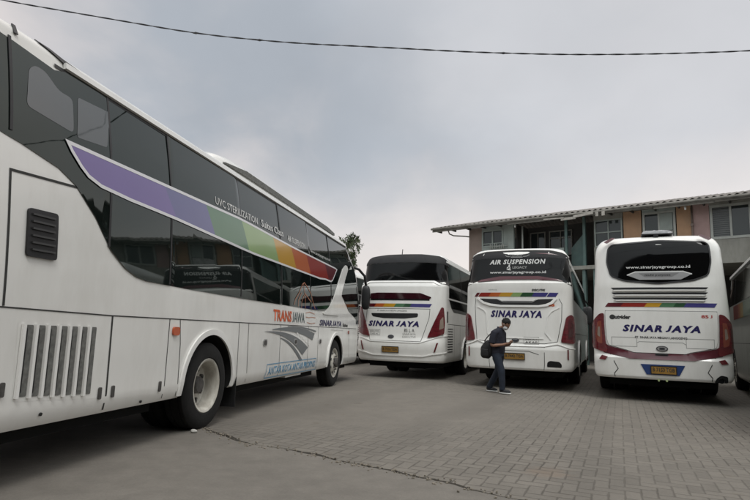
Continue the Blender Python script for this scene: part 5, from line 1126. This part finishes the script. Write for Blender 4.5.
# his front is +X; left is +Y (away from the camera), right is -Y
pel = (0.0, 0.0, 0.90)
HD = Vector((0.165, 0.0, 1.462)); HR = Matrix.Rotation(R(50), 4, 'Y')
def arm(sg, sh, el, wr, hand, rr=1.0):
    return [((0.02, 0, 1.29), 0.10), (sh, 0.055*rr), (el, 0.038*rr), (wr, 0.026*rr), (hand, (0.032, 0.018))]
shR, elR, wrR, hdR = (-0.01, -0.185, 1.27), (-0.05, -0.24, 1.00), (0.18, -0.15, 1.03), (0.255, -0.11, 1.06)
shL, elL, wrL, hdL = (0.03, 0.185, 1.27), (0.02, 0.24, 1.00), (0.21, 0.10, 1.03), (0.27, 0.02, 1.07)
base = [[(pel, 0.115), ((-0.005, 0, 1.04), 0.105), ((0.02, 0, 1.29), 0.10), ((0.055, 0, 1.37), 0.055), ((0.09, 0, 1.43), 0.05)]]
legs = [[(pel, 0.115), ((0.0, -0.085, 0.84), 0.083), ((0.125, -0.095, 0.47), 0.052), ((0.14, -0.10, 0.09), 0.038), ((0.24, -0.11, 0.04), 0.035)],
        [(pel, 0.115), ((0.0, 0.085, 0.84), 0.083), ((-0.04, 0.10, 0.47), 0.052), ((-0.26, 0.11, 0.10), 0.038), ((-0.17, 0.12, 0.04), 0.035)]]
bm = bmesh.new()
def addme(me):
    bm.from_mesh(me); bpy.data.meshes.remove(me)
addme(skin_mesh(base+legs+[arm(-1, shR, elR, wrR, hdR)[1:]+[], ][:0]+[[((0.02, 0, 1.29), 0.10), (shR, 0.055), (elR, 0.043), (wrR, 0.029), (hdR, 0.027)], [((0.02, 0, 1.29), 0.10), (shL, 0.055), (elL, 0.043), (wrL, 0.029), (hdL, 0.027)]], 2))
# palms and fingers, curled round the phone
for (hd, wr, sg) in ((hdR, wrR, -1), (hdL, wrL, 1)):
    h = Vector(hd); fw = (h-Vector(wr)).normalized()
    ell(bm, h, (0.045, 0.036, 0.017), Matrix.Rotation(math.atan2(fw.y, fw.x), 4, 'Z'), 12)
    sd_ = Vector((0, 0, 1)).cross(fw).normalized()
    for k, ln in enumerate((0.062, 0.072, 0.068, 0.054)):
        b0 = h+fw*0.028+sd_*(0.027-0.018*k); p1 = b0+fw*ln*0.5+Vector((0, 0, -0.004)); p2 = p1+fw*ln*0.28+Vector((0, 0, 0.018)); p3 = p2+fw*-0.004+Vector((0, 0, 0.02))
        tube(bm, [b0, p1, p2, p3], [0.0095, 0.009, 0.008, 0.006], 8)
    tb = h-fw*0.015-sg*Vector((0, 1, 0))*0.028
    tube(bm, [tb, tb+fw*0.03-Vector((0, sg*0.014, -0.012)), tb+fw*0.058-Vector((0, sg*0.002, -0.02))], [0.011, 0.010, 0.007], 8)
# head: skull, jaw, nose, ears
def hp_(x, y, z): return HD+(HR @ Vector((x, y, z)))
ell(bm, hp_(-0.01, 0, 0.03), (0.098, 0.077, 0.098), HR); ell(bm, hp_(0.028, 0, -0.035), (0.068, 0.060, 0.075), HR)
ell(bm, hp_(0.096, 0, -0.005), (0.020, 0.014, 0.028), HR, 10); ell(bm, hp_(0.085, 0, 0.028), (0.014, 0.05, 0.012), HR, 10)
for sg in (-1, 1): ell(bm, hp_(-0.005, sg*0.078, 0.0), (0.020, 0.010, 0.032), HR, 10)
body = voxel(bm, 'body', 0.009, SKIN, per, 3)
# hair
bm = bmesh.new(); ell(bm, hp_(-0.022, 0, 0.045), (0.103, 0.084, 0.098), HR, 28)
for v in bm.verts:
    l = HR.inverted() @ (v.co-HD)
    if l.x > 0.035 and l.z < 0.075: v.co -= (HR @ Vector((0.04, 0, -0.03)))
    if l.z < -0.015: v.co += HR @ Vector((0.015, 0, 0.012))
    v.co += v.normal*0.014*mnoise.noise(v.co*38)
link('hair', bm, HAIR, per, smooth=True)
# face mask and its ear loops
bm = bmesh.new(); ell(bm, hp_(0.050, 0, -0.040), (0.063, 0.064, 0.060), HR, 24)
dele = [v for v in bm.verts if (HR.inverted() @ (v.co-HD)).x < 0.02]; bmesh.ops.delete(bm, geom=dele, context='VERTS')
for sg in (-1, 1):
    tube(bm, [hp_(0.03, sg*0.062, -0.015), hp_(0.01, sg*0.080, -0.003), hp_(-0.012, sg*0.088, 0.012)], 0.003, 6)
link('face_mask', bm, mat('white_mask_cloth', (0.62, 0.63, 0.63), 0.8, bump=0.3, bscale=60), per, smooth=True)
bm = bmesh.new()
for sg in (-1, 1): ell(bm, hp_(0.083, sg*0.030, 0.022), (0.008, 0.012, 0.006), HR, 10)
link('eye', bm, mat('eye_dark', (0.02, 0.015, 0.012), 0.3), per, smooth=True)
# shirt
bm = bmesh.new()
def stack(bm, rows, seg=28):
    rings = []
    for x, y, z, rx, ry in rows: rings.append([bm.verts.new((x+rx*math.cos(2*math.pi*k/seg), y+ry*math.sin(2*math.pi*k/seg), z)) for k in range(seg)])
    for a, b_ in zip(rings, rings[1:]):
        for k in range(seg): bm.faces.new((a[k], a[(k+1) % seg], b_[(k+1) % seg], b_[k]))
    bm.faces.new(rings[0][::-1]); bm.faces.new(rings[-1])
stack(bm, [(-0.005, 0, 0.84, 0.135, 0.175), (0.0, 0, 0.90, 0.142, 0.175), (0.005, 0, 1.0, 0.140, 0.165), (0.0, 0, 1.10, 0.135, 0.168), (0.0, 0, 1.20, 0.132, 0.180), (0.01, 0, 1.28, 0.120, 0.185), (0.025, 0, 1.335, 0.10, 0.150), (0.045, 0, 1.375, 0.075, 0.085), (0.055, 0, 1.395, 0.066, 0.066)])
for sh_, e1, e2 in ((shR, (-0.03, -0.215, 1.14), (-0.045, -0.230, 1.05)), (shL, (0.027, 0.218, 1.14), (0.024, 0.232, 1.05))):
    tube(bm, [(0.02, sh_[1]*0.6, 1.30), (sh_[0], sh_[1], sh_[2]), e1, e2], [0.08, 0.076, 0.070, 0.066], 16)
for v in bm.verts:
    pass
    v.co += Vector((1, 0.6, 0))*0.012*mnoise.noise(v.co*11)
voxel(bm, 'polo_shirt', 0.010, SHIRT, per, 2)
bm = bmesh.new(); tube(bm, [(0.056+0.062*math.cos(a), 0.062*math.sin(a), 1.385-0.02*math.cos(a)) for a in [i*math.pi/8 for i in range(17)]], 0.013, 8); link('collar', bm, SHIRT, per, smooth=True)
# jeans
bm = bmesh.new()
stack(bm, [(0, 0, 0.72, 0.08, 0.10), (0, 0, 0.78, 0.125, 0.165), (-0.005, 0, 0.86, 0.130, 0.168), (0, 0, 0.93, 0.122, 0.160)])
tube(bm, [(0.0, -0.075, 0.86), (0.015, -0.088, 0.74), (0.120, -0.098, 0.47), (0.135, -0.10, 0.28), (0.135, -0.10, 0.075)], [0.095, 0.098, 0.074, 0.068, 0.064], 20)
tube(bm, [(0.0, 0.075, 0.86), (0.0, 0.088, 0.74), (-0.04, 0.10, 0.47), (-0.15, 0.105, 0.27), (-0.255, 0.11, 0.085)], [0.095, 0.098, 0.074, 0.068, 0.064], 20)
for v in bm.verts: v.co += Vector((1, 0.5, 0))*0.014*mnoise.noise(Vector((v.co.x*9, v.co.y*9, v.co.z*16)))
voxel(bm, 'jeans', 0.010, JEAN, per, 2)
# shoes
for (ax_, ay, az_, pitch) in ((0.14, -0.105, 0.0, 0), (-0.25, 0.115, 0.0, 0.0)):
    bm = bmesh.new(); ell(bm, (ax_+0.06, ay, 0.055), (0.125, 0.043, 0.042), None, 20); ell(bm, (ax_-0.01, ay, 0.075), (0.060, 0.040, 0.045), None, 16)
    for v in bm.verts: v.co.z = max(v.co.z, 0.028)
    sh = link('shoe', bm, mat('black_shoe', (0.02, 0.02, 0.022), 0.7, var=0.2), per, smooth=True)
    bm = bmesh.new(); ell(bm, (ax_+0.06, ay, 0.02), (0.135, 0.048, 0.028), None, 24)
    for v in bm.verts: v.co.z = min(max(v.co.z, 0.012), 0.032)
    link('sole', bm, mat('white_sole', (0.60, 0.60, 0.58), 0.6), sh)
# phone in the hands
ph = empty('phone', per.matrix_basis @ Vector((0.275, -0.045, 1.085)), R(-36)); tag(ph, 'dark phone held in both hands by the walking man', 'phone')
bm = bmesh.new(); rbox(bm, -0.055, 0.055, -0.037, 0.037, -0.005, 0.005, 0.004); 
o = link('case', bm, BLACK, ph); o.rotation_euler = (0, R(-28), 0)
bm = bmesh.new(); box(bm, -0.050, 0.050, -0.033, 0.033, 0.0052, 0.0060); o2 = link('screen', bm, GLASS, ph); o2.rotation_euler = (0, R(-28), 0)
# shoulder bag on his right hip and back
bag = empty('shoulder_bag', per.matrix_basis @ Vector((-0.20, -0.10, 0.68)), R(-36)); bag.scale = (0.88, 0.88, 0.88); bag.location.z += 0.03; tag(bag, 'black soft shoulder bag hanging behind the walking man', 'bag')
bm = bmesh.new(); bmesh.ops.create_uvsphere(bm, u_segments=36, v_segments=24, radius=1)
for v in bm.verts:
    x, y, z = v.co; f = lambda q_, p_: math.copysign(abs(q_)**p_, q_)
    zz_ = f(z, 0.8)*0.225; k = 1-0.30*max(0, z)-0.06*max(0, -z)
    v.co = Vector((f(x, 0.75)*0.165*k+0.04*z, f(y, 0.75)*0.10*k, zz_+0.23))
    v.co += v.normal*0.014*mnoise.noise(v.co*9)
BAGM = mat('black_nylon', (0.010, 0.010, 0.011), 0.7, var=0.3, scale=8, bump=0.6, bscale=16)
link('bag_body', bm, BAGM, bag, smooth=True)
bm = bmesh.new(); rbox(bm, -0.115, 0.075, -0.125, -0.07, 0.06, 0.24, 0.02, 3); link('bag_pocket', bm, BAGM, bag, smooth=True, ang=50)
bm = bmesh.new(); pts = [(-0.08, 0.0, 0.42), (0.02, -0.04, 0.53), (0.14, -0.05, 0.64), (0.22, -0.03, 0.685), (0.30, 0.0, 0.66), (0.33, 0.04, 0.58), (0.30, 0.1, 0.45), (0.2, 0.16, 0.36), (0.10, 0.08, 0.32)]
tube(bm, pts, 0.014, 8); link('strap', bm, BAGM, bag, smooth=True)
